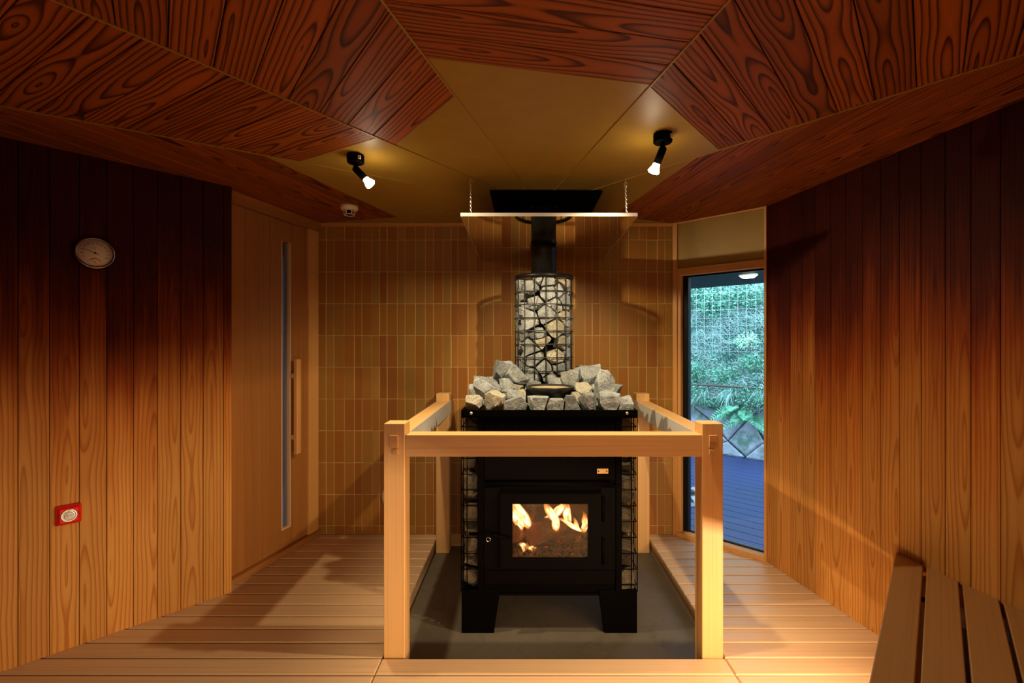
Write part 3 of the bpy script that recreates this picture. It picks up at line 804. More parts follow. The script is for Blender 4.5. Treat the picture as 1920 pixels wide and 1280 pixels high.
def m_flame():
    t = NT('flame')
    uv = t.n('ShaderNodeUVMap', uv_map='uv'); sp = t.n('ShaderNodeSeparateXYZ'); t.lk(uv.outputs[0], sp.inputs[0])
    at_ = t.n('ShaderNodeAttribute', attribute_name='brd'); sr = t.n('ShaderNodeSeparateColor'); t.lk(at_.outputs['Color'], sr.inputs[0])
    tt = sp.outputs[0]
    n = t.noise(t.comb(t.math('MULTIPLY', tt, 2.6), t.math('MULTIPLY', sp.outputs[1], 7.0), t.math('MULTIPLY', sr.outputs[0], 30)), 1.0, 3.0, 0.6, 0.6)
    lw = t.n('ShaderNodeLayerWeight'); lw.inputs[0].default_value = 0.5
    core = t.math('SUBTRACT', 1.0, lw.outputs['Facing'], True)
    streak = t.ramp(n, [(0.30, 0.0), (0.62, 1.0)])
    dens = t.math('MULTIPLY', t.math('POWER', core, 1.4), t.math('ADD', t.math('MULTIPLY', streak, 0.85), 0.15))
    dens = t.math('MULTIPLY', dens, t.ramp(tt, [(0.0, 0.75), (0.12, 1.0), (0.6, 0.9), (1.0, 0.15)]), True)
    c = t.ramp(dens, [(0.0, (0.9, 0.16, 0.02)), (0.3, (1.0, 0.34, 0.07)), (0.6, (1.0, 0.60, 0.26)), (0.9, (1.0, 0.80, 0.52))])
    e = t.n('ShaderNodeEmission'); t.lk(c, e.inputs[0]); t.lk(t.math('ADD', t.math('MULTIPLY', dens, 4.2), 1.0), e.inputs[1])
    tr = t.n('ShaderNodeBsdfTransparent'); mx = t.n('ShaderNodeMixShader')
    t.lk(t.math('MULTIPLY', dens, 1.15, True), mx.inputs[0]); t.lk(tr.outputs[0], mx.inputs[1]); t.lk(e.outputs[0], mx.inputs[2]); t.lk(mx.outputs[0], t.out.inputs[0])
    return t.m
M['flame'] = m_flame()
fire = empty('fire', (0.12, 2.75, FZ0+0.02), label='orange and white flames burning behind the stove door glass', cat='fire')
def flame(pts, w, Y=2.68):
    """a solid tapering tongue, w = width in photo-crop pixels at its widest"""
    b = MB(); n = 30; frn = (R.random(), 0, 0)
    def bez(t):
        k = t*(len(pts)-1); i = min(int(k), len(pts)-2); f = k-i
        p0 = pts[max(i-1, 0)]; p1 = pts[i]; p2 = pts[i+1]; p3_ = pts[min(i+2, len(pts)-1)]
        return [0.5*((2*p1[j])+(-p0[j]+p2[j])*f+(2*p0[j]-5*p1[j]+4*p2[j]-p3_[j])*f*f+(-p0[j]+3*p1[j]-3*p2[j]+p3_[j])*f**3) for j in (0, 1)]
    seg = 24; rings = []; sc = 2.68/900/6.4
    for i in range(n+1):
        t = i/n; x, y = bez(t); x += 9*math.sin(t*9+w)*t; c = fl(x, y, Y+0.05*math.sin(t*3))
        r = max(0.0004, w*0.52*sc*(math.sin(PI*min(1, 0.16+t*0.84))**0.9)*(1-0.2*t)*(1+0.10*math.sin(t*11+w)))
        rings.append((c, r, t))
    for i in range(n):
        (c, r, t), (c2, r2, t2) = rings[i], rings[i+1]
        d = (c2-c).normalized(); a = d.cross(V(0, 1, 0)).normalized(); q = V(0, 1, 0)
        for k in range(seg):
            k1, k2 = 2*PI*k/seg, 2*PI*(k+1)/seg
            f = lambda C, rad, ang: C+a*math.cos(ang)*rad+q*math.sin(ang)*rad*0.6
            b.face([f(c, r, k1), f(c, r, k2), f(c2, r2, k2), f(c2, r2, k1)], [(t, k/seg), (t, (k+1)/seg), (t2, (k+1)/seg), (t2, k/seg)], frn, smooth=True)
    o = b.build('flame', M['flame'], fire); o.matrix_parent_inverse = Matrix.Translation(-fire.location)
for pts, w, Y in (([(600, 680), (520, 580), (455, 470), (410, 380), (395, 300)], 150, 2.66), ([(520, 700), (440, 600), (405, 500), (388, 400)], 120, 2.64),
                  ([(905, 720), (905, 610), (850, 520), (790, 430), (760, 330)], 120, 2.70), ([(920, 590), (900, 540), (960, 470), (1000, 400), (1010, 320)], 110, 2.74),
                  ([(1080, 640), (1040, 540), (1055, 450), (1030, 350)], 105, 2.76), ([(1225, 745), (1265, 660), (1255, 580), (1235, 490)], 95, 2.66),
                  ([(1215, 735), (1160, 690), (1140, 610), (1125, 560)], 60, 2.67), ([(1225, 742), (1110, 680), (1000, 610), (915, 560)], 60, 2.67),
                  ([(500, 980), (530, 930), (495, 890), (470, 860)], 80, 2.60), ([(640, 990), (620, 950), (580, 925), (545, 850)], 50, 2.60), ([(700, 935), (640, 930), (590, 900)], 30, 2.60),
                  ([(900, 745), (905, 700), (900, 640), (890, 570)], 60, 2.63), ([(860, 560), (810, 565), (760, 580)], 35, 2.66), ([(480, 560), (560, 610), (620, 650)], 70, 2.64)):
    flame(pts, w, Y)

# ------------------------------------------------------------------ rocks
def clip_poly3(faces, p, n):
    out = []; cut = []
    for f in faces:
        res = []; m = len(f); ds = [(v-p).dot(n) for v in f]
        for i in range(m):
            a, c = f[i], f[(i+1) % m]; da, dc = ds[i], ds[(i+1) % m]
            if da <= 0: res.append(a)
            if (da < 0 < dc) or (dc < 0 < da):
                q = a+(c-a)*(da/(da-dc)); res.append(q); cut.append(q)
        if len(res) >= 3: out.append(res)
    if len(cut) >= 3:
        u = []
        for q in cut:
            if all((q-w).length > 1e-5 for w in u): u.append(q)
        if len(u) >= 3:
            c = sum(u, Vector())/len(u); a = n.orthogonal().normalized(); b_ = n.cross(a)
            u.sort(key=lambda q: math.atan2((q-c).dot(b_), (q-c).dot(a))); out.append(u)
    return out
def cube_faces(h):
    v = [V(x, y, z)*h for z in (-1, 1) for y in (-1, 1) for x in (-1, 1)]
    return [[v[i] for i in f] for f in ((0, 2, 3, 1), (4, 5, 7, 6), (0, 1, 5, 4), (2, 6, 7, 3), (0, 4, 6, 2), (1, 3, 7, 5))]
def make_rock(site, planes, r, rng, mat, flat=1.0):
    fs = cube_faces(r*1.6)
    # own angular shape
    k = rng.randint(8, 11); sc = V(rng.uniform(0.72, 1.25), rng.uniform(0.72, 1.25), rng.uniform(0.7, 1.12)*flat)
    for i in range(k):
        z = 1-2*(i+0.5)/k; ph = i*2.399963+rng.uniform(-.5, .5); q = math.sqrt(1-z*z)
        d = V(q*math.cos(ph), q*math.sin(ph), z)+V(rng.uniform(-.5, .5), rng.uniform(-.5, .5), rng.uniform(-.5, .5)); d.normalize()
        dist = r*rng.uniform(0.62, 1.02)*math.sqrt(sum((d[j]*sc[j])**2 for j in range(3)))
        fs = clip_poly3(fs, d*dist, d)
    for p, n in planes:
        fs = clip_poly3(fs, p-site, n)
        if len(fs) < 4: return None
    bm = bmesh.new()
    for f in fs:
        try: bm.faces.new([bm.verts.new(q) for q in f])
        except ValueError: pass
    bmesh.ops.remove_doubles(bm, verts=bm.verts, dist=0.0015)
    if len(bm.faces) < 4: bm.free(); return None
    bmesh.ops.dissolve_degenerate(bm, dist=0.001, edges=bm.edges)
    try: bmesh.ops.bevel(bm, geom=bm.edges[:], offset=rng.uniform(0.001, 0.003), segments=1, profile=0.5, affect='EDGES', clamp_overlap=True)
    except Exception: pass
    bmesh.ops.triangulate(bm, faces=bm.faces)
    bmesh.ops.subdivide_edges(bm, edges=[e for e in bm.edges if e.calc_length() > 0.014], cuts=2, use_grid_fill=True)
    bmesh.ops.triangulate(bm, faces=bm.faces)
    sd = V(rng.random()*50, rng.random()*50, rng.random()*50)
    for v in bm.verts:
        nz = mnoise.noise(v.co*34+sd)+0.6*mnoise.noise(v.co*90+sd)+0.35*mnoise.noise(v.co*210+sd)
        v.co *= 1.0-0.10*max(0.0, 1+nz)*0.6
    bmesh.ops.recalc_face_normals(bm, faces=bm.faces)
    me = bpy.data.meshes.new('rock'); bm.to_mesh(me); bm.free(); me.materials.append(mat)
    return me
def voronoi_rocks(sites, extra, r, mat, rng, gap=0.003, reach=0.22, skip=None, flat=1.0):
    res = []
    for i, s_ in enumerate(sites):
        if skip and skip(s_): continue
        pl = []
        for j, q in enumerate(sites):
            if i == j: continue
            d = q-s_; L = d.length
            if L > reach: continue
            n = d/L; pl.append((s_+n*(L/2-gap*rng.uniform(0.4, 1.6)), n))
        pl += extra(s_)
        rr = r*rng.uniform(0.82, 1.25)
        m = mat if not isinstance(mat, tuple) else (mat[1] if rng.random() < 0.14 else mat[0])
        me = make_rock(s_, pl, rr, rng, m, flat)
        if me is None: continue
        o = link('rock', me, loc=s_); res.append(o)
    return res
ORD = ['first', 'second', 'third', 'fourth', 'fifth', 'sixth', 'seventh', 'eighth', 'ninth', 'tenth', 'eleventh', 'twelfth', 'thirteenth', 'fourteenth']

# cage of rocks round the flue
FLX, FLY, FLR = 0.124, 3.15, 0.082
CR = 0.189; CZ0, CZ1 = 1.065, 1.856
rng = random.Random(21)
sites = []; lay = {}
nz_ = 10
for k in range(nz_):
    z = CZ0+0.04+k*(CZ1-0.05-CZ0-0.03)/(nz_-1)
    for j in range(9):
        th = -PI/2+(j+0.5*(k % 2))*2*PI/9+rng.uniform(-0.24, 0.24)
        rad = rng.uniform(0.122, 0.150)
        s_ = V(FLX+rad*math.cos(th), FLY+rad*math.sin(th), z+rng.uniform(-0.034, 0.034))
        s_.freeze(); lay[s_] = k; sites.append(s_)
def ex_cage(s_):
    th = math.atan2(s_.y-FLY, s_.x-FLX); pl = []
    for dth in (-0.5, -0.25, 0, 0.25, 0.5):
        n = V(math.cos(th+dth), math.sin(th+dth), 0); pl.append((V(FLX, FLY, 0)+n*(CR-0.0075), n))
    n = V(-math.cos(th), -math.sin(th), 0); pl.append((V(FLX, FLY, 0)-n*(FLR+0.003), n))
    pl.append((V(0, 0, CZ1-0.028), UP)); pl.append((V(0, 0, CZ0-0.005), -UP))
    return pl
cage_rocks = voronoi_rocks(sites, ex_cage, 0.064, (M['rock'], M['rock_warm']), rng, 0.0035, skip=lambda s_: s_.y > FLY+0.075)
rows = {}
for o in cage_rocks:
    k = min(lay, key=lambda q: (q-o.location).length); rows.setdefault(lay[k], []).append(o)
for k, row in rows.items():
    row.sort(key=lambda o: (math.atan2(o.location.y-FLY, o.location.x-FLX) % (2*PI)) if o.location.y < FLY or o.location.x < FLX else (2*PI+0.5))
    row.sort(key=lambda o: o.location.x)
    for i, o in enumerate(row):
        lr = nz_-1-k
        tag(o, 'pale rock in the round wire cage, %s layer down, %s from the left' % (ORD[lr], ORD[i]), 'rock', 'rocks in the wire cage round the flue')

# wire cage
cage = empty('wire_cage', (FLX, FLY, CZ0), label='tall round wire cage full of pale rocks around the flue', cat='cage')
CI = Matrix.Translation(-cage.location)
b = MB(); b.lathe([(CR-0.006, CZ1-0.024), (CR+0.001, CZ1-0.024), (CR+0.001, CZ1), (CR-0.006, CZ1), (CR-0.006, CZ1-0.024)], (FLX, FLY, 0), seg=56)
o = b.build('top_band', M['flue'], cage); o.matrix_parent_inverse = CI
for k in range(9):
    z = 1.7456-0.0832*k
    b = MB(); b.tube([(FLX+(CR+0.002)*math.cos(a), FLY+(CR+0.002)*math.sin(a), z) for a in [2*PI*i/56 for i in range(56)]], 0.0036, 7, closed=True)
    o = b.build('hoop', M['wire'], cage); o.matrix_parent_inverse = CI
for k in range(16):
    a = -PI/2+2*PI*(k+0.1)/16
    x, y = FLX+(CR-0.004)*math.cos(a), FLY+(CR-0.004)*math.sin(a)
    b = MB(); b.tube([(x, y, CZ0-0.02), (x, y, CZ1-0.004)], 0.0036, 7); o = b.build('upright_wire', M['wire'], cage); o.matrix_parent_inverse = CI

# flue pipe
PLZ0, PLZ1 = 0.6545, 0.624       # heat shield underside above eye: front, back
b = MB(); b.lathe([(FLR, 1.035), (FLR, 2.02), (FLR+0.003, 2.022), (FLR+0.003, 2.045), (FLR, 2.047), (FLR, CEIL-0.01)], (FLX, FLY, 0), seg=48)
fp = b.build('flue_pipe', M['flue']); tag(fp, 'black round flue pipe rising from the stove to the ceiling', 'flue')
b = MB(); b.lathe([(FLR+0.0004, 2.085), (FLR+0.002, 2.087), (FLR+0.002, 2.096), (FLR+0.0004, 2.098)], (FLX, FLY, 0), seg=48); b.build('joint_band', M['wire'], fp)
# ceiling plate
x0, x1 = FLX-0.326, FLX+0.326
b = MB()
for q in ([(x0, 2.785), (x1, 2.785), (x1, FLY-0.09), (x0, FLY-0.09)], [(x0, FLY+0.09), (x1, FLY+0.09), (x1, 3.44), (x0, 3.44)],
          [(x0, FLY-0.09), (FLX-0.09, FLY-0.09), (FLX-0.09, FLY+0.09), (x0, FLY+0.09)], [(FLX+0.09, FLY-0.09), (x1, FLY-0.09), (x1, FLY+0.09), (FLX+0.09, FLY+0.09)]):
    b.slab(V(0, 0, CEIL-0.004), V(1, 0, 0), V(0, 1, 0), V(0, 0, -1), q, 0.012)
tag(b.build('ceiling_plate', M['black'], merge=False), 'black square plate on the ceiling where the flue goes through', 'plate')

# heap of stones on the tray
BWX, BWY, BWR, BWZ = 0.142, 2.735, 0.137, EYE-80*2.735/900
rng = random.Random(5)
sites = []; hrow = {}
def tryadd(s_, dmin):
    s_ = Vector(s_)
    if all((s_-q).length > dmin for q in sites): s_.freeze(); sites.append(s_); return True
ny = 9
fx_ = SX0+0.055
while fx_ < SX1-0.05:
    tryadd((fx_, SY0+0.055+rng.uniform(-.014, .02), 1.088+rng.uniform(-.018, .022)), 0.05); fx_ += rng.uniform(0.068, 0.125)
for lz, edge in ((1.085, 0.048), (1.150, 0.100), (1.215, 0.185)):
    for iy in range(1 if lz < 1.1 else 0, ny):
        yy = SY0+0.050+iy*0.095
        for ix in range(11):
            xx = SX0+0.048+ix*0.0865+(0.043 if (iy % 2) else 0)
            p = V(xx+rng.uniform(-.024, .024), yy+rng.uniform(-.022, .022), lz+rng.uniform(-.022, .02))
            if p.x < SX0+edge or p.x > SX1-edge or p.y > SY1-edge*0.8 or p.y < SY0+edge*0.85: continue
            if math.hypot(p.x-FLX, p.y-FLY) < CR+0.045: continue
            db = math.hypot(p.x-BWX, p.y-BWY)
            if lz > 1.1 and db < BWR+0.045: continue
            if lz < 1.1 and db < BWR+0.01: p.z = 1.055
            if lz > 1.2 and (abs(p.x-FLX) < CR-0.03 or p.y < SY0+0.25): continue
            if rng.random() < 0.08: continue
            tryadd(p, 0.060)
def ex_heap(s_):
    pl = [(V(0, 0, 1.0405), -UP), (V(SX0+0.0135, 0, 0), V(-1, 0, 0)), (V(SX1-0.0135, 0, 0), V(1, 0, 0)), (V(0, SY0+0.002, 0), V(0, -1, 0)), (V(0, SY1-0.0135, 0), V(0, 1, 0))]
    d = V(s_.x-FLX, s_.y-FLY, 0); d.normalize(); pl.append((V(FLX, FLY, 0)+d*(CR+0.008), -d))
    if s_.y < BWY and abs(s_.x-BWX) < 0.16: pl.append((V(0, 0, 1.122+0.25*abs(s_.x-BWX)), UP))
    d = V(s_.x-BWX, s_.y-BWY, 0); L = d.length
    if s_.z < 1.07 and L < BWR+0.03: pl.append((V(0, 0, 1.088), UP))
    else: d.normalize(); pl.append((V(BWX, BWY, 0)+d*(BWR+0.006), -d))
    return pl
heap = voronoi_rocks(sites, ex_heap, 0.070, (M['rock'], M['rock_warm']), rng, 0.002, 0.25)
heap.sort(key=lambda o: o.location.y)
i = 0; r_ = 0
rowsy = {}
for o in heap:
    k = int((o.location.y-SY0)/0.095); lv = 0 if o.location.z < 1.118 else (1 if o.location.z < 1.185 else 2)
    rowsy.setdefault((lv, k), []).append(o)
LV = ['bottom', 'middle', 'top']
for (lv, k), row in rowsy.items():
    row.sort(key=lambda o: o.location.x)
    for i, o in enumerate(row):
        tag(o, 'rough stone on the stove top, %s layer, %s row back, %s from the left' % (LV[lv], ORD[k], ORD[i]), 'rock', 'stones heaped on the stove top')

# bowl
b = MB()
r0 = BWR
b.lathe([(r0-0.012, BWZ-0.010), (r0-0.006, BWZ-0.001), (r0, BWZ), (r0+0.003, BWZ-0.006), (r0-0.002, BWZ-0.010), (r0-0.001, BWZ-0.016), (r0-0.006, BWZ-0.018), (r0-0.005, BWZ-0.024), (r0-0.011, BWZ-0.027),
         (r0-0.010, BWZ-0.033), (r0-0.018, BWZ-0.037), (r0-0.022, BWZ-0.05), (r0-0.045, 1.094), (0, 1.094)], (BWX, BWY, 0), seg=56)
bowl = b.build('steam_bowl', plain('dark_ribbed_bowl', (0.035, 0.032, 0.026), 0.35, 0.3)); tag(bowl, 'round ribbed dark metal bowl set among the stones in front of the cage', 'bowl')
b = MB(); b.lathe([(r0-0.0115, BWZ-0.012), (r0-0.03, BWZ-0.022), (r0-0.05, BWZ-0.03), (0, BWZ-0.032)], (BWX, BWY, 0), seg=56); b.build('bowl_lining', plain('tan_bowl_inside', (0.52, 0.42, 0.25), 0.3, 0.2), bowl)

# stones in the side cages
for side in (-1, 1):
    rng = random.Random(60+side); sites = []; info = {}
    xa, xb = (SX0+0.009, BX0-0.004) if side < 0 else (BX1+0.004, SX1-0.009)
    for k in range(10):
        for j in range(4):
            s_ = V((xa+xb)/2+rng.uniform(-.015, .015), SY0+0.06+j*0.105+(0.04 if k % 2 else 0)+rng.uniform(-.018, .018), 0.165+k*0.0875+rng.uniform(-.018, .018)); s_.freeze()
            sites.append(s_); info[s_] = (9-k, j)
    def ex_side(s_):
        return [(V(xa, 0, 0), V(-1, 0, 0)), (V(xb, 0, 0), V(1, 0, 0)), (V(0, SY0+0.014, 0), V(0, -1, 0)), (V(0, 0, 0.128), -UP), (V(0, 0, zt0-0.012), UP)]
    for o in voronoi_rocks(sites, ex_side, 0.062, M['rock_side'], rng, 0.004):
        k = min(info, key=lambda q: (q-o.location).length); r_, j = info[k]
        tag(o, 'brownish rock in the %s side cage of the stove, %s from the top, %s back' % ('left' if side < 0 else 'right', ORD[r_], ORD[j]),
            'rock', 'rocks in the stove side cages')

# ------------------------------------------------------------------ heat shield hung on chains
HX0, HX1, HY0, HY1 = -0.330, 0.581, 2.48, 3.52
HZF, HZB = EYE+PLZ0, EYE+PLZ1
def hz(y): return HZF+(HZB-HZF)*(y-HY0)/(HY1-HY0)
shield = empty('heat_shield', ((HX0+HX1)/2, (HY0+HY1)/2, (HZF+HZB)/2), label='square polished steel heat shield hanging on chains above the stove', cat='shield')
HI = Matrix.Translation(-shield.location)
def hpart(nm, mb, mat, **kw):
    o = mb.build(nm, mat, shield, **kw); o.matrix_parent_inverse = HI; return o
b = MB(); n = 48; hole = FLR+0.012
angs = sorted([2*PI*k/n for k in range(n)]+[math.atan2(y-FLY, x-FLX) % (2*PI) for x in (HX0, HX1) for y in (HY0, HY1)])
def rim(a):
    c, s_ = math.cos(a), math.sin(a); ts = []
    if abs(c) > 1e-9: ts.append(((HX1 if c > 0 else HX0)-FLX)/c)
    if abs(s_) > 1e-9: ts.append(((HY1 if s_ > 0 else HY0)-FLY)/s_)
    t = min(ts); return FLX+c*t, FLY+s_*t
for i in range(len(angs)):
    a, c = angs[i], angs[(i+1) % len(angs)]
    A, B = rim(a), rim(c); P, Q = (FLX+hole*math.cos(a), FLY+hole*math.sin(a)), (FLX+hole*math.cos(c), FLY+hole*math.sin(c))
    for dz in (0.0, 0.002): b.face([(p[0], p[1], hz(p[1])+dz) for p in (A, B, Q, P)])
hpart('plate', b, M['mirror'], merge=False)
b = MB()
for lo, hi in (((HX0, HY0-0.002), (HX1, HY0)), ((HX0, HY1), (HX1, HY1+0.002)), ((HX0-0.002, HY0), (HX0, HY1)), ((HX1, HY0), (HX1+0.002, HY1))):
    z = [hz(lo[1]), hz(hi[1])]
    v = [V(lo[0], lo[1], z[0]), V(hi[0], lo[1], z[0]), V(hi[0], hi[1], z[1]), V(lo[0], hi[1], z[1])]
    up = V(0, 0, 0.0175)
    b.face(list(reversed(v))); b.face([q+up for q in v])
    for k in range(4): b.face([v[k], v[(k+1) % 4], v[(k+1) % 4]+up, v[k]+up])
hpart('folded_edge', b, M['lip'], merge=False)
for cx_, cy_, tx, ty in ((-0.286, 2.55, -0.292, 2.578), (0.541, 2.55, 0.546, 2.60), (-0.286, 3.40, -0.286, 3.40), (0.541, 3.40, 0.541, 3.40)):
    b = MB(); zb = hz(cy_)+0.004; zt = CEIL-0.045
    nl_ = int((zt-zb)/0.0115)
    for k in range(nl_):
        f = (k+0.5)/nl_; c = V(cx_+(tx-cx_)*f, cy_+(ty-cy_)*f, zb+(zt-zb)*f); h = (zt-zb)/nl_*0.68; w_ = 0.0042
        a = V(1, 0, 0) if k % 2 else V(0, 1, 0)
        b.tube([c+a*(w_*math.cos(q))+UP*(h*math.sin(q)) for q in [2*PI*i/10 for i in range(10)]], 0.0013, 5, closed=True)
    hpart('chain', b, M['chrome'], merge=False)
    b = MB(); c = V(tx, ty, CEIL-0.030)
    b.tube([c+V(0.008*math.cos(q), 0, 0.010*math.sin(q)) for q in [2*PI*i/14 for i in range(14)]], 0.0018, 6, closed=True)
    b.tube([c+UP*0.010, c+UP*0.028], 0.0022, 6); b.tube([c-UP*0.008, c+V(0.006, 0, -0.012), c-UP*0.022], 0.0015, 6)
    hpart('hook', b, M['chrome'], merge=False)

# ------------------------------------------------------------------ spot lamps
def spot(base, d, lab, energy):
    bx, by = base; root = empty('spot_lamp', (bx, by, CEIL), label=lab, cat='lamp', group='black ceiling spot lamps')
    d = Vector(d).normalized()
    b = MB(); b.lathe([(0, -0.002), (0.038, -0.002), (0.0395, -0.006), (0.0395, -0.036), (0.036, -0.040), (0, -0.040)], seg=36); b.build('mounting_base', M['black'], root)
    b = MB(); b.box((0.0385*0.72-0.0055, -0.034, -0.030), (0.0385*0.72+0.0055, -0.0245, -0.014)); b.build('rating_label', M['white_plastic'], root)
    b = MB(); b.tube([(0, 0, -0.04), (0, 0, -0.062)], 0.009, 12); b.lathe([(0, 0.013), (0.0125, 0.009), (0.0125, -0.009), (0, -0.013)], (0, 0, -0.066), (d.y, -d.x, 0), 16); b.build('swivel', M['black'], root)
    p0 = V(0, 0, -0.066)
    b = MB(); b.lathe([(0, -0.012), (0.014, -0.008), (0.0165, 0.0), (0.0165, 0.058), (0.013, 0.060), (0, 0.060)], p0, d, 28); b.build('lamp_holder', M['black'], root)
    b = MB(); b.lathe([(0.0, 0.060), (0.013, 0.060), (0.0175, 0.075), (0.0245, 0.092), (0.0245, 0.097), (0.018, 0.103), (0, 0.106)], p0, d, 28); b.build('bulb', M['bulb'], root)
    l = bpy.data.lights.new('spot_light', 'SPOT'); l.energy = energy; l.color = (1.0, 0.79, 0.48); l.spot_size = math.radians(114); l.spot_blend = 0.6; l.shadow_soft_size = 0.02
    lo = bpy.data.objects.new('spot_light', l); COL.objects.link(lo); lo.location = V(bx, by, CEIL)+p0+d*0.125
    lo.rotation_euler = d.to_track_quat('-Z', 'Y').to_euler(); lo.parent = None
    return root
ES = 92
spot((-0.80, 2.27), (0.68, 0.20, -0.71), 'black ceiling spot lamp left of the stove, its lit bulb tilted to the right', ES)
spot((0.5865, 2.04), (-0.30, 0.42, -0.86), 'black ceiling spot lamp right of the stove, its lit bulb tilted to the left', ES)

# smoke detector
c = onceil(655, 386)
sd_ = empty('smoke_detector', (c.x, c.y, CEIL), label='small ivory smoke detector on the dark ceiling boards above the door', cat='detector')
b = MB(); b.lathe([(0, 0), (0.054, 0), (0.0555, -0.006), (0.053, -0.024), (0.044, -0.030), (0, -0.030)], seg=40); b.build('base', M['white_plastic'], sd_)
b = MB(); b.lathe([(0, -0.03), (0.020, -0.03), (0.020, -0.058), (0, -0.058)], seg=24); b.build('sensor', M['black2'], sd_)
b = MB(); b.tube([(0.031*math.cos(q), 0.031*math.sin(q), -0.058) for q in [2*PI*i/28 for i in range(28)]], 0.0032, 6, closed=True)
for i in range(6):
    q = 2*PI*(i+0.25)/6; b.tube([(0.036*math.cos(q), 0.036*math.sin(q), -0.028), (0.031*math.cos(q), 0.031*math.sin(q), -0.058)], 0.0032, 6)
b.build('guard_cage', M['white_plastic'], sd_)

# ------------------------------------------------------------------ things on the left wall
nl3, ld3 = n3(nl), n3(ld)
wx = -ld3                       # to the right as seen from the room
def onwall(px, z): return p3(L0, ld, raywall(px, L0, ld), z)
def textmesh(s_, size):
    cu = bpy.data.curves.new('t', 'FONT'); cu.body = s_; cu.size = size; cu.align_x = 'CENTER'; cu.align_y = 'CENTER'
    o = bpy.data.objects.new('t', cu); COL.objects.link(o)
    me = bpy.data.meshes.new_from_object(o.evaluated_get(bpy.context.evaluated_depsgraph_get()))
    bpy.data.objects.remove(o); bpy.data.curves.remove(cu); return me
WM = Matrix((( wx.x, 0, nl3.x), (wx.y, 0, nl3.y), (wx.z, 1, nl3.z)))   # local x right, y up, z out of the wall
tp = onwall(177, EYE-(475-CY)/F*2.2966)
th = empty('wall_thermometer', tp, WM.to_euler(), 'round chrome-rimmed sauna thermometer high on the left cedar wall', 'thermometer')
TR = 0.079
b = MB(); b.lathe([(0, 0), (TR, 0), (TR+0.001, 0.006), (TR-0.004, 0.022), (TR-0.011, 0.027), (TR-0.014, 0.024), (TR-0.015, 0.016), (0, 0.016)], seg=56); b.build('bezel', plain('dark_chrome', (0.30, 0.26, 0.22), 0.16, 1.0), th)
b = MB(); b.lathe([(0, 0.0175), (TR-0.015, 0.0175), (TR-0.015, 0.0165)], seg=48)
dial = b.build('dial', plain('cream_dial', (0.92, 0.80, 0.62), 0.5), th)
ink = plain('dark_ink', (0.03, 0.02, 0.015), 0.6)
RD = TR-0.016
for i in range(12):
    a = math.radians(205-i*(230/11)); me = textmesh(str(10*(i+1)), 0.0105); me.materials.append(ink)
    o = link('numeral', me, dial, (RD*0.74*math.cos(a), RD*0.74*math.sin(a), 0.0179))
b = MB()
for i in range(61):
    a = math.radians(218-i*(256/60)); L_ = 0.007 if i % 5 == 0 else 0.004; w_ = 0.0004
    u = V(math.cos(a), math.sin(a), 0); q = V(-u.y, u.x, 0)*w_
    r1 = RD*0.96; r2 = r1-L_
    b.face([u*r1-q+V(0, 0, .0179), u*r1+q+V(0, 0, .0179), u*r2+q+V(0, 0, .0179), u*r2-q+V(0, 0, .0179)])
b.build('scale_marks', ink, dial)
me = textmesh('°C', 0.011); me.materials.append(ink); link('unit_mark', me, dial, (-0.003, 0.021, 0.0179))
b = MB()
for i in range(17):
    a0, a1 = math.radians(150-i*7.5), math.radians(150-(i+1)*7.5)
    f = lambda a, r: (r*math.cos(a), -0.048+r*math.sin(a), 0.0179)
    b.face([f(a0, 0.024), f(a1, 0.024), f(a1, 0.021), f(a0, 0.021)])
b.build('humidity_scale', plain('rust_ink', (0.45, 0.10, 0.05), 0.6), dial)
b = MB(); a = math.radians(157); u = V(math.cos(a), math.sin(a), 0); q = V(-u.y, u.x, 0); z = V(0, 0, 0.0195)
b.slab(z, u, q, V(0, 0, 1), [(-0.016, -0.0014), (0.046, -0.0005), (0.046, 0.0005), (-0.016, 0.0014)], 0.0008); b.lathe([(0, 0.0235), (0.004, 0.0225), (0.004, 0.018)], seg=16)
b.build('needle', ink, th)
b = MB(); a = math.radians(128); u = V(math.cos(a), math.sin(a), 0); q = V(-u.y, u.x, 0)
b.slab(V(0.002, -0.046, 0.0185), u, q, V(0, 0, 1), [(-0.004, -0.001), (0.022, -0.0004), (0.022, 0.0004), (-0.004, 0.001)], 0.0006); b.build('small_needle', ink, th)
b = MB(); b.lathe([(0, 0.0262), (TR*0.5, 0.0255), (TR-0.012, 0.0235)], seg=48); b.build('cover_glass', glass('dial_glass', (1, 1, 1), 0.9), th)

cp = onwall(128, EYE-(963-CY)/F*2.2285)
cb = empty('call_button', cp, WM.to_euler(), 'red square call button with a round white centre on the left wall', 'button')
b = MB(); hb = 0.0445; t_ = 0.030
A_ = [(-hb, -hb, 0), (hb, -hb, 0), (hb, hb, 0), (-hb, hb, 0)]
b.box((-hb, -hb, 0), (hb, hb, 0.018), ch=0.006)
b.slab(V(0, 0, 0.016), V(1, 0, 0), V(0, 1, 0), V(0, 0, 1), [(-0.039, -0.039), (0.039, -0.039), (0.039, 0.039), (-0.039, 0.039)], 0.014, 0.009)
b.build('case', M['red_plastic'], cb)
b = MB(); b.lathe([(0.0295, 0.029), (0.0285, 0.034), (0.0255, 0.036), (0.0225, 0.034), (0.022, 0.031)], seg=44); b.build('silver_ring', M['chrome'], cb)
b = MB(); b.lathe([(0.022, 0.0305), (0.018, 0.033), (0.0165, 0.0325), (0.0165, 0.0305)], seg=40); b.build('inner_ring', M['steel'], cb)
b = MB(); b.lathe([(0.0158, 0.0302), (0.0158, 0.037), (0.014, 0.0385), (0, 0.039)], seg=40); pb = b.build('push_button', plain('white_button', (0.85, 0.82, 0.76), 0.35), cb)
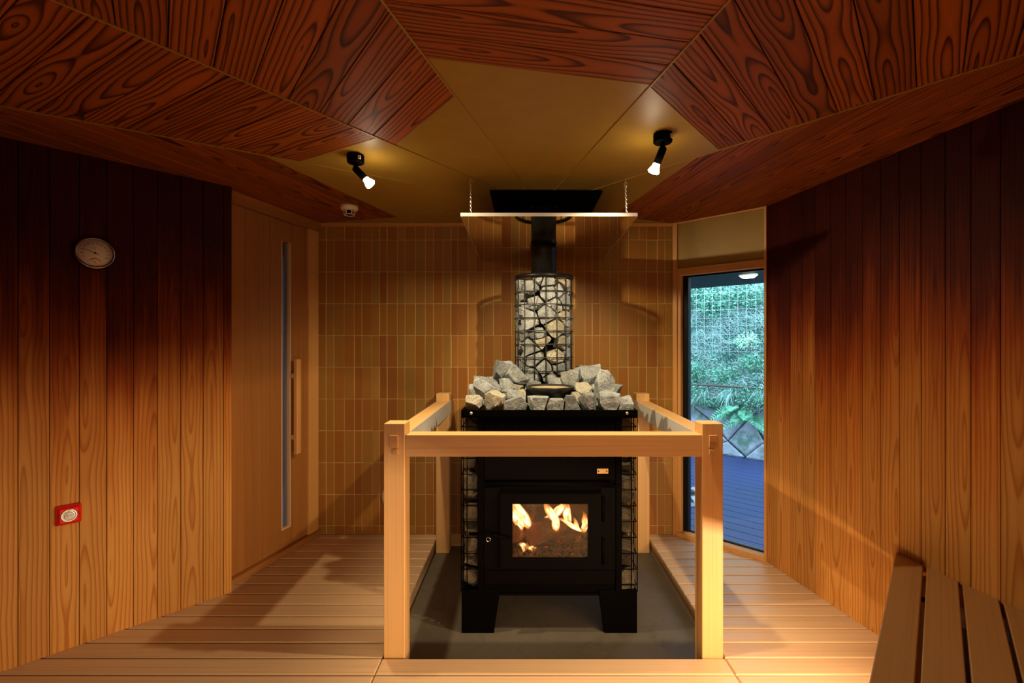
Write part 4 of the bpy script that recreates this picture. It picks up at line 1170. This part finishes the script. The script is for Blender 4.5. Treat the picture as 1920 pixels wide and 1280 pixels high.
me = textmesh('押す', 0.0105); me.materials.append(plain('grey_ink', (0.3, 0.28, 0.27), 0.6)); link('button_marking', me, pb, (0, 0, 0.0396))
b = MB()
for sx_ in (-0.034, 0.034): b.lathe([(0, 0.0305), (0.003, 0.0303), (0.0035, 0.0292)], (sx_, 0, 0), seg=12)
b.build('screw', plain('dark_red', (0.2, 0.01, 0.008), 0.4), cb)

# round vent on the tiled wall, behind the front left post
vc = at(743, 931, YB)
vt = empty('wall_vent', (vc.x, YB-0.001, vc.z), (PI/2, 0, 0), 'round pale vent cover on the tiled wall, behind the front left post', 'vent')
b = MB(); b.lathe([(0, 0), (0.108, 0), (0.106, 0.008), (0.09, 0.012), (0, 0.012)], seg=44); b.build('cover', plain('vent_cover', (0.62, 0.45, 0.30), 0.5), vt)
b = MB()
for i in range(5): b.tube([(-0.06, -0.04+0.02*i, 0.0125), (0.06, -0.04+0.02*i, 0.0125)], 0.003, 6)
b.build('louvre', M['steel'], vt)

# ------------------------------------------------------------------ bench
B1 = V(1.733, 2.242); bn = V(0.757, -0.653); bd3, bn3 = n3(bd), n3(bn)
BZ = 0.443
bench = empty('sauna_bench', (B1.x+bd.x*1.2, B1.y+bd.y*1.2, 0), label='low slatted cypress bench running along the right wall towards the camera', cat='bench')
BI = Matrix.Translation(-bench.location)
for k in range(7):
    a, c = k*0.1125, k*0.1125+0.100
    # start each slat on the right wall plane
    def onR(off):
        P = B1+bn*off; den = bd.x*nr.x+bd.y*nr.y
        return ((R0-P).dot(nr))/den+0.002/abs(den)
    poly = [(onR(a), a), (2.9, a), (2.9, c), (onR(c), c)]
    b = MB(); b.slab(V(B1.x, B1.y, BZ-0.032), bd3, bn3, UP, poly, 0.032, 0.003, 'x'); o = b.build('slat', M['bench'], bench); o.matrix_parent_inverse = BI
for s_ in (0.35, 1.3, 2.25, 2.8):
    b = MB(); b.slab(V(B1.x, B1.y, BZ-0.09), bd3, bn3, UP, [(s_, 0.10), (s_+0.045, 0.10), (s_+0.045, 0.76), (s_, 0.76)], 0.057); o = b.build('cross_bearer', M['bench'], bench); o.matrix_parent_inverse = BI
    b = MB(); b.slab(V(B1.x, B1.y, 0.0), bd3, bn3, UP, [(s_, 0.12), (s_+0.045, 0.12), (s_+0.045, 0.165), (s_, 0.165)], BZ-0.09); o = b.build('leg', M['bench'], bench); o.matrix_parent_inverse = BI
b = MB(); b.slab(V(B1.x, B1.y, 0.004), bd3, bn3, UP, [(0.16, 0.17), (2.85, 0.17), (2.85, 0.19), (0.16, 0.19)], BZ-0.10); o = b.build('light_block_panel', M['bench'], bench); o.matrix_parent_inverse = BI  # unseen panel added to block light, keeping the space under the slats dark
b = MB(); b.slab(V(B1.x, B1.y, BZ-0.125), bd3, bn3, UP, [(0.12, 0.092), (2.85, 0.092), (2.85, 0.117), (0.12, 0.117)], 0.092); o = b.build('apron', M['bench'], bench); o.matrix_parent_inverse = BI
# ------------------------------------------------------------------ outside
out3 = -nw3
def E(s_, t_, z): return V(W0.x, W0.y, z)+wd3*s_+out3*t_
# terrace boards parallel to the window
b = MB()
k = 0; t_ = 0.11
while t_ < 3.13:
    b.slab(E(0, 0, -0.085), wd3, out3, UP, [(-5.0, t_), (4.0, t_), (4.0, min(t_+0.136, 3.14)), (-5.0, min(t_+0.136, 3.14))], 0.03, 0.003, 'x'); t_ += 0.142
def m_terr():
    t = NT('weathered_terrace'); uv = t.n('ShaderNodeUVMap', uv_map='uv'); sp = t.n('ShaderNodeSeparateXYZ'); t.lk(uv.outputs[0], sp.inputs[0])
    at_ = t.n('ShaderNodeAttribute', attribute_name='brd')
    n = t.noise(t.comb(t.math('MULTIPLY', sp.outputs[0], 1.5), t.math('MULTIPLY', sp.outputs[1], 40), 0.0), 1, 4, 0.6)
    tc = t.n('ShaderNodeTexCoord'); n2 = t.noise(tc.outputs['Object'], 1.6, 4, 0.6)
    c = t.mix(n, (0.012, 0.018, 0.062), (0.03, 0.04, 0.125)); c = t.mix(t.ramp(n2, [(0.45, 0.0), (0.65, 0.5)]), c, (0.018, 0.022, 0.055))
    t.bsdf(c, 0.45, spec=0.2, bump=n, bstr=0.2); return t.m
structure(b.build('floor_terrace', m_terr()), 'weathered timber terrace outside the window')
b = MB(); b.box((-4, 3.3, -0.6), (9, 14, -0.3)); structure(b.build('ground', plain('outdoor_soil', (0.12, 0.09, 0.06), 0.9)), 'ground below the terrace')
# retaining wall of rough lozenge stones, leaning back
stone = NT('retaining_stone'); tc = stone.n('ShaderNodeTexCoord'); at_ = stone.n('ShaderNodeAttribute', attribute_name='brd')
sr = stone.n('ShaderNodeSeparateColor'); stone.lk(at_.outputs['Color'], sr.inputs[0])
n1 = stone.noise(tc.outputs['Object'], 9, 6, 0.7); n2 = stone.noise(tc.outputs['Object'], 3.5, 5, 0.65)
c_ = stone.mix(n1, (0.16, 0.165, 0.20), (0.46, 0.45, 0.50)); c_ = stone.mix(stone.ramp(n2, [(0.50, 0.0), (0.62, 0.8)]), c_, (0.05, 0.13, 0.07))
stone.bsdf(c_, 0.9, spec=0.2, bump=n1, bstr=0.8, bdist=0.03)
rw = MB(); rng = random.Random(3)
lean = V(out3.x*0.30, out3.y*0.30, 1).normalized(); face_n = (-out3+UP*0.30).normalized()
S_ = 0.50; hull = [(-4.6, 0), (2.6, 0), (2.6, 0.80), (-4.6, 0.80)]
pts = {}
def gp(i, j):
    if (i, j) not in pts: pts[(i, j)] = (-4.6+i*S_/2+rng.uniform(-.09, .09), j*S_/2-0.25+rng.uniform(-.08, .08))
    return pts[(i, j)]
for i in range(0, 34):
    for j in range(-1, 7):
        if (i+j) % 2: continue
        poly = [gp(i, j-1), gp(i+1, j), gp(i, j+1), gp(i-1, j)]
        poly = clipconvex(poly, hull)
        if not poly or area2(poly) < 0.004: continue
        poly = inset(poly, 0.007)
        rw.slab(E(0, 3.16, -0.10), wd3, lean, face_n, poly, 0.10+rng.uniform(-.02, .03), 0.022)
rw_o = rw.build('retaining_wall', stone.m); tag(rw_o, 'low wall of lozenge-shaped grey stones behind the terrace, grass growing over it', 'wall')
b = MB(); b.slab(E(0, 3.20, -0.3), wd3, lean, -face_n, [(-4.6, 0), (2.6, 0), (2.6, 0.74), (-4.6, 0.74)], 0.2); b.build('mortar', plain('dark_mortar', (0.04, 0.045, 0.04), 0.9), rw_o)
# bank
def bank(s_, q):
    """q metres up the slope from the wall top"""
    t_ = 3.40+q*0.72; z = 0.76+q*0.66
    nz = mnoise.noise(V(s_*0.9, q*0.9, 2.0))*0.16+mnoise.noise(V(s_*3, q*3, 7.0))*0.05
    return E(s_, t_-nz*0.5, z+nz)
b = MB(); NS, NQ = 60, 40
for i in range(NS):
    for j in range(NQ):
        f = lambda a, c: bank(-4.6+7.2*a/NS, 8.3*c/NQ-0.32)
        b.face([f(i, j), f(i+1, j), f(i+1, j+1), f(i, j+1)], smooth=True)
soil = NT('bank_soil'); tc = soil.n('ShaderNodeTexCoord'); nn = soil.noise(tc.outputs['Object'], 6, 6, 0.7)
soil.bsdf(soil.mix(nn, (0.008, 0.022, 0.022), (0.06, 0.11, 0.085)), 0.95, spec=0.1, bump=nn, bstr=0.8, bdist=0.04)
structure(b.build('ground_bank', soil.m), 'steep green bank above the stone wall')

def leafmat(name, cols, rough=0.55):
    t = NT(name); at_ = t.n('ShaderNodeAttribute', attribute_name='brd'); sr = t.n('ShaderNodeSeparateColor'); t.lk(at_.outputs['Color'], sr.inputs[0])
    c = t.ramp(sr.outputs[0], [(i/(len(cols)-1), q) for i, q in enumerate(cols)])
    bs = t.bsdf(c, rough, spec=0.4)
    return t.m
M['grass'] = leafmat('grass_blade', [(0.03, 0.12, 0.08), (0.16, 0.38, 0.28), (0.40, 0.58, 0.50), (0.74, 0.66, 0.68)])
M['leaf'] = leafmat('shrub_leaf', [(0.012, 0.07, 0.045), (0.04, 0.19, 0.10), (0.20, 0.44, 0.28)])
M['leafpale'] = leafmat('pale_leaf', [(0.22, 0.46, 0.28), (0.45, 0.62, 0.42)])
M['fern'] = leafmat('fern_leaf', [(0.10, 0.36, 0.20), (0.24, 0.52, 0.34)])
# grass : uncountable
b = MB(); rng = random.Random(11)
sun_n = face_n
for i in range(70000):
    s_ = rng.uniform(-2.9, 0.9); q = rng.random()**0.9*3.75-0.15
    dens = mnoise.noise(V(s_*1.4, q*1.4, 0))
    if dens < -0.25 and rng.random() < 0.7: continue
    p = bank(s_, q); L_ = rng.uniform(0.035, 0.13); w_ = rng.uniform(0.0015, 0.0042)
    d = (UP*rng.uniform(0.0, 1.0)-out3*rng.uniform(0.1, 0.9)+wd3*rng.uniform(-0.9, 0.9)).normalized()
    side = d.cross(V(rng.uniform(-1, 1), rng.uniform(-1, 1), rng.uniform(-1, 1))).normalized()*w_
    m_ = p+d*L_*0.55; e_ = p+d*L_+UP*(-0.05*rng.random())
    rn = (min(1, max(0, rng.gauss(0.57+0.30*dens, 0.32))), 0, 0)
    b.face([p-side, p+side, m_+side*0.8, m_-side*0.8], None, rn); b.face([m_-side*0.8, m_+side*0.8, e_], None, rn)
for i in range(2600):                 # tufts hanging over the wall
    s_ = rng.uniform(-2.9, 0.9)
    if mnoise.noise(V(s_*2.6, 4.0, 0)) < -0.05: continue
    p = bank(s_, rng.uniform(-0.12, 0.06)); L_ = rng.uniform(0.06, 0.30); w_ = rng.uniform(0.0015, 0.0035)
    d = (-out3*0.45-UP*rng.uniform(0.1, 1.0)+wd3*rng.uniform(-0.5, 0.5)).normalized(); side = wd3*w_
    m_ = p-out3*0.08+d*L_*0.5; e_ = m_+(d-UP*0.6).normalized()*L_*0.5
    rn = (min(1, max(0, rng.gauss(0.4, 0.25))), 0, 0)
    b.face([p-side, p+side, m_+side*0.8, m_-side*0.8], None, rn); b.face([m_-side*0.8, m_+side*0.8, e_], None, rn)
tag(b.build('grass', M['grass'], merge=False), 'pale green grass covering the bank outside the window', 'grass', kind='stuff')

def leafquad(b, p, d, nrm, L_, w_, rn):
    s_ = d.cross(nrm)
    if s_.length < 1e-4: s_ = d.orthogonal()
    s_.normalize(); s_ *= w_
    nrm = s_.cross(d).normalized()*w_*0.25
    b.face([p, p+d*L_*0.35+s_+nrm, p+d*L_, p+d*L_*0.35-s_+nrm], None, rn)
def shrub(s_, q, rad, n, lab, mat, size, seed, lift=0.1, drop=0.0):
    rng = random.Random(seed); c = bank(s_, q)-UP*drop-out3*drop*0.3; b = MB()
    root = empty('shrub', c, label=lab, cat='shrub', group='shrubs on the bank')
    st = MB()
    for i in range(7):
        d = (UP*rng.uniform(0.5, 1)-out3*rng.uniform(0, 0.8)+wd3*rng.uniform(-.8, .8)).normalized()
        st.tube([V(0, 0, -0.03), d*rad*0.5, d*rad*0.9+UP*0.02], [0.006, 0.004, 0.002], 5)
    st.build('stem', plain('shrub_stem', (0.12, 0.08, 0.05), 0.8), root)
    for i in range(n):
        d = V(rng.gauss(0, 1), rng.gauss(0, 1), rng.gauss(0, 1)).normalized()*rad*rng.random()**0.4
        p = V(d.x, d.y, d.z*0.7)-out3*lift+UP*lift*0.6
        dr = (V(rng.uniform(-1, 1), rng.uniform(-1, 1), rng.uniform(-1, 0.6))).normalized()
        nr_ = (UP*0.7-out3*0.7+V(rng.uniform(-.6, .6), rng.uniform(-.6, .6), rng.uniform(-.6, .6))).normalized()
        L_ = size*rng.uniform(0.35, 0.85); leafquad(b, p, dr, nr_, L_, L_*0.33, (rng.random(), 0, 0))
    b.build('foliage', mat, root, merge=False)
# (s, q) from the photo: ray through a pixel onto the bank plane
def bank_at(px, py):
    d = V((px-CX)/F, 1, -(py-CY)/F); best = None
    for k in range(300, 1200):
        p = V(0, 0, EYE)+d*(k*0.01); r_ = p-E(0, 0, 0); t_ = r_.dot(out3); s_ = r_.dot(wd3)
        q = (t_-3.40)/0.72
        if q > 0 and 0.76+q*0.66 > p.z: return s_, q
    return 0.8, 1.0
for i, (px, py, rad, n, lab, mt, sz_) in enumerate((
    (1312, 565, 0.36, 900, 'bright leafy shrub at the top left of the window view', 'leaf', 0.075),
    (1362, 585, 0.40, 1100, 'dark green bushy shrub in the middle top of the window view', 'leaf', 0.07),
    (1410, 572, 0.34, 850, 'leafy shrub at the top right of the window view, below the outdoor lamp', 'leaf', 0.075),
    (1305, 705, 0.22, 600, 'small leafy clump just above the stone wall at left', 'leaf', 0.055),
    (1362, 712, 0.24, 650, 'small leafy clump above the middle of the stone wall', 'leaf', 0.05),
    (1420, 690, 0.22, 520, 'small leafy clump on the right of the bank', 'leaf', 0.06),
    (1300, 752, 0.20, 520, 'leafy clump spilling over the left end of the stone wall', 'leaf', 0.045),
    (1345, 770, 0.15, 360, 'dark leafy tuft growing between the stones in the middle of the wall', 'leaf', 0.04),
    (1425, 765, 0.24, 620, 'leafy clump spilling over the right end of the stone wall', 'leaf', 0.045),
    (1405, 650, 0.18, 330, 'pale leafy tuft half way up the bank', 'leafpale', 0.05))):
    s_, q = bank_at(px, min(py, 738)); shrub(s_, q, rad, n, lab, M[mt], sz_, 100+i, drop=max(0, (py-738)*0.0072))
# big heart-shaped leaves on a vine
s_, q = bank_at(1342, 552)
for i, (px, py, lab) in enumerate(((1329, 551, 'large pale heart-shaped leaf at left in front of the shrubs'), (1357, 550, 'large pale heart-shaped leaf right of its twin in front of the shrubs'))):
    s_, q = bank_at(px, py+8); p = bank(s_, q)-out3*0.45+UP*0.2
    d = V((px-CX)/F, 1, -(py-CY)/F); pl = (p.y); p = V(0, 0, EYE)+d*pl
    root = empty('vine_leaf', p, label=lab, cat='leaf', group='large vine leaves')
    b = MB(); n = 18; ring = []
    for k in range(n):
        a = 2*PI*k/n; x = 16*math.sin(a)**3; y = 13*math.cos(a)-5*math.cos(2*a)-2*math.cos(3*a)-math.cos(4*a)
        ring.append((wd3*x+UP*y)*0.0042-out3*(0.004*abs(x)*0.3))
    for k in range(n): b.face([V(0, 0, 0), ring[k], ring[(k+1) % n]], None, (R.random(), 0, 0))
    b.build('blade', M['leafpale'], root)
    b = MB(); b.tube([V(0, 0, 0.02), out3*0.1-UP*0.08, out3*0.42-UP*0.30], 0.003, 5); b.build('stalk', M['leaf'].copy(), root)
# ferns over the wall
def fern(px, py, lab, seed):
    rng = random.Random(seed); s_, q = bank_at(px, min(py, 735)); c = bank(s_, max(q-0.05, 0.02))-out3*0.10-UP*0.10
    d0 = V((px-CX)/F, 1, -(py-CY)/F); c = V(0, 0, EYE)+d0*(c.y-0.12)
    root = empty('fern', c, label=lab, cat='fern', group='ferns on the stone wall')
    for f in range(9):
        a = rng.uniform(-1.4, 1.4); b = MB(); L_ = rng.uniform(0.22, 0.36)
        d = (wd3*math.sin(a)-out3*0.6+UP*math.cos(a)*0.6).normalized(); P = []
        for k in range(13):
            u = k/12; P.append(out3*0.06+d*L_*u-UP*(0.30*L_*u*u*2))
        for k in range(1, 13):
            p = P[k]; dr = (P[k]-P[k-1]).normalized(); sd = dr.cross(UP*0.4-out3).normalized(); w_ = 0.095*math.sin(PI*min(1, 0.15+k/13*0.85))
            for sg in (-1, 1): leafquad(b, p, (sd*sg+dr*0.5).normalized(), -out3+UP*0.4, w_, 0.013, (rng.random(), 0, 0))
        b.tube(P, 0.002, 4); b.build('frond', M['fern'], root, merge=False)
fern(1378, 772, 'bright fern hanging over the stones in the middle of the stone wall', 1)
fern(1403, 788, 'second fern hanging lower on the stones, right of the first', 2)
# wire fence on the bank
fence = empty('wire_fence', E(-1.1, 3.95, 1.2), label='thin wire mesh fence standing on the bank outside', cat='fence')
FI = Matrix.Translation(-fence.location); b = MB()
FT = 3.95
for k in range(36):
    s_ = -3.3+k*0.125; b.tube([E(s_, FT, 1.15), E(s_+0.02, FT-0.08, 1.8), E(s_, FT, 2.7)], 0.0021, 4, False)
for k in range(12):
    z = 1.2+k*0.125; b.tube([E(-3.3, FT, z), E(-2.0, FT-0.06*math.sin(k), z-0.02), E(-0.7, FT-0.03, z-0.03), E(1.1, FT, z)], 0.0021, 4, False)
o = b.build('mesh', plain('fence_wire', (0.50, 0.47, 0.50), 0.5, 0.3), fence, merge=False); o.matrix_parent_inverse = FI
for s_ in (-3.3, 1.1):
    b = MB(); b.tube([E(s_, FT, 0.8), E(s_, FT, 2.75)], 0.02, 8); o = b.build('post', plain('fence_post', (0.35, 0.35, 0.36), 0.5, 0.5), fence); o.matrix_parent_inverse = FI
# horizontal pole on top of the wall
b = MB(); b.tube([E(-3.4, 3.36, 0.80), E(-1.0, 3.30, 0.83), E(1.4, 3.36, 0.82)], 0.014, 8)
tag(b.build('bamboo_pole', plain('dry_bamboo', (0.10, 0.065, 0.045), 0.6, 0, 0.4, 12, 0.3)), 'thin brown pole lying along the top of the stone wall', 'pole')
# eave and its lamp
b = MB(); b.slab(E(0, 0.11, 2.02), wd3, out3, UP, [(-4.0, 0), (2.6, 0), (2.6, 1.66), (-4.0, 1.66)], 0.28)
structure(b.build('ceiling_eave', plain('dark_soffit', (0.006, 0.008, 0.018), 0.6, 0, 0.08, 5, 0.3)), 'dark eave above the window outside')
lc = V((1403-CX)/F*4.20, 4.20, 2.02)
lamp = empty('eave_lamp', lc, label='round white lamp glowing under the dark eave outside', cat='lamp')
b = MB(); b.lathe([(0, 0), (0.078, 0), (0.078, -0.010), (0.072, -0.014), (0.068, -0.010)], seg=32); b.build('housing', M['white_plastic'], lamp)
b = MB(); b.lathe([(0, -0.034), (0.05, -0.028), (0.069, -0.012)], seg=32); b.build('diffuser', M['outlamp'], lamp)
# dark rocks / driftwood seen low in the window, behind the right front post: a pair of garden shoes
shoe_m = plain('pale_grey_rubber', (0.24, 0.24, 0.26), 0.5)
def ter(px, py): 
    Y = F*(EYE+0.055)/(py-CY); return V((px-CX)/F*Y, Y, -0.055)
for i, (px, py, rot, mat, lab) in enumerate(((1294, 946, 0.5, shoe_m, 'pale slipper on the terrace outside, nearest the window'), (1296, 930, 0.9, plain('black_rubber', (0.03, 0.03, 0.035), 0.4), 'black slipper with a white toe strap farther out on the terrace'))):
    p = ter(px, py); root = empty('slipper', p, (0, 0, rot), lab, 'slipper', 'slippers on the terrace')
    b = MB(); n = 20; ring = [(0.125*math.cos(2*PI*k/n), (0.045+0.008*math.cos(2*PI*k/n))*math.sin(2*PI*k/n)) for k in range(n)]
    b.slab(V(0, 0, 0), V(1, 0, 0), V(0, 1, 0), UP, ring, 0.028, 0.006); b.build('sole', mat, root)
    b = MB()
    for k in range(10):
        a0, a1 = PI*k/10, PI*(k+1)/10
        f = lambda a, x: V(x, 0.047*math.cos(a), 0.024+0.045*math.sin(a))
        b.face([f(a0, 0.0), f(a1, 0.0), f(a1, 0.09)*1.0, f(a0, 0.09)]); b.face([f(a1, 0.002)*0.94, f(a0, 0.002)*0.94, f(a0, 0.088)*0.94, f(a1, 0.088)*0.94])
    b.build('strap', shoe_m if i else mat, root, merge=False)

# ------------------------------------------------------------------ light
w = bpy.data.worlds.new('World'); scene.world = w; w.use_nodes = True
bg = w.node_tree.nodes['Background']; bg.inputs[0].default_value = (0.50, 0.83, 1.08, 1); bg.inputs[1].default_value = 8.0

def area(name, loc, d, sx_, sy_, energy, col, xdir=None):
    l = bpy.data.lights.new(name, 'AREA'); l.shape = 'RECTANGLE'; l.size = sx_; l.size_y = sy_; l.energy = energy; l.color = col
    o = bpy.data.objects.new(name, l); COL.objects.link(o); o.location = loc
    z = -Vector(d).normalized(); x = Vector(xdir) if xdir is not None else z.orthogonal()
    x = (x-z*x.dot(z)).normalized(); y = z.cross(x)
    o.rotation_euler = Matrix((x, y, z)).transposed().to_euler(); return o
# light strip fixed under the front of the bench
c = V(B1.x, B1.y, BZ-0.058)+bd3*1.75+bn3*0.088
area('bench_strip_light', c, -bn3*0.9-UP*0.25, 2.5, 0.012, 44, (1.0, 0.72, 0.43), bd3)
# ceiling lamp behind the camera, like the two in view
l = bpy.data.lights.new('rear_lamp', 'SPOT'); l.energy = 13; l.color = (1.0, 0.74, 0.46); l.spot_size = math.radians(62); l.spot_blend = 0.9; l.shadow_soft_size = 0.03
o = bpy.data.objects.new('rear_lamp', l); COL.objects.link(o); o.location = (-0.5, -0.2, CEIL-0.12); o.rotation_euler = V(0.22, 0.9, -0.62).to_track_quat('-Z', 'Y').to_euler()
# lobby light
area('lobby_light', p3(D0, dd, 0.5, 2.3)-nd3*0.9, V(0, 0, -1), 0.6, 0.6, 0.12, (0.18, 0.6, 1.0))
# outdoor lamp
area('eave_lamp_light', lc-UP*0.04, V(0, 0, -1), 0.1, 0.1, 3, (1, 0.9, 0.7))

# ------------------------------------------------------------------ camera
cam = bpy.data.cameras.new('Camera'); co = bpy.data.objects.new('Camera', cam); COL.objects.link(co)
co.location = (0, 0, EYE); co.rotation_euler = (PI/2, 0, 0)
cam.sensor_width = 36; cam.lens = 36*F/1920; cam.shift_x = (960-CX)/1920; cam.shift_y = (CY-640)/1920; cam.clip_start = 0.02
scene.camera = co
vs = scene.view_settings; vs.view_transform = 'Standard'; vs.look = 'None'; vs.exposure = -0.15; vs.gamma = 1.0; vs.use_curve_mapping = False
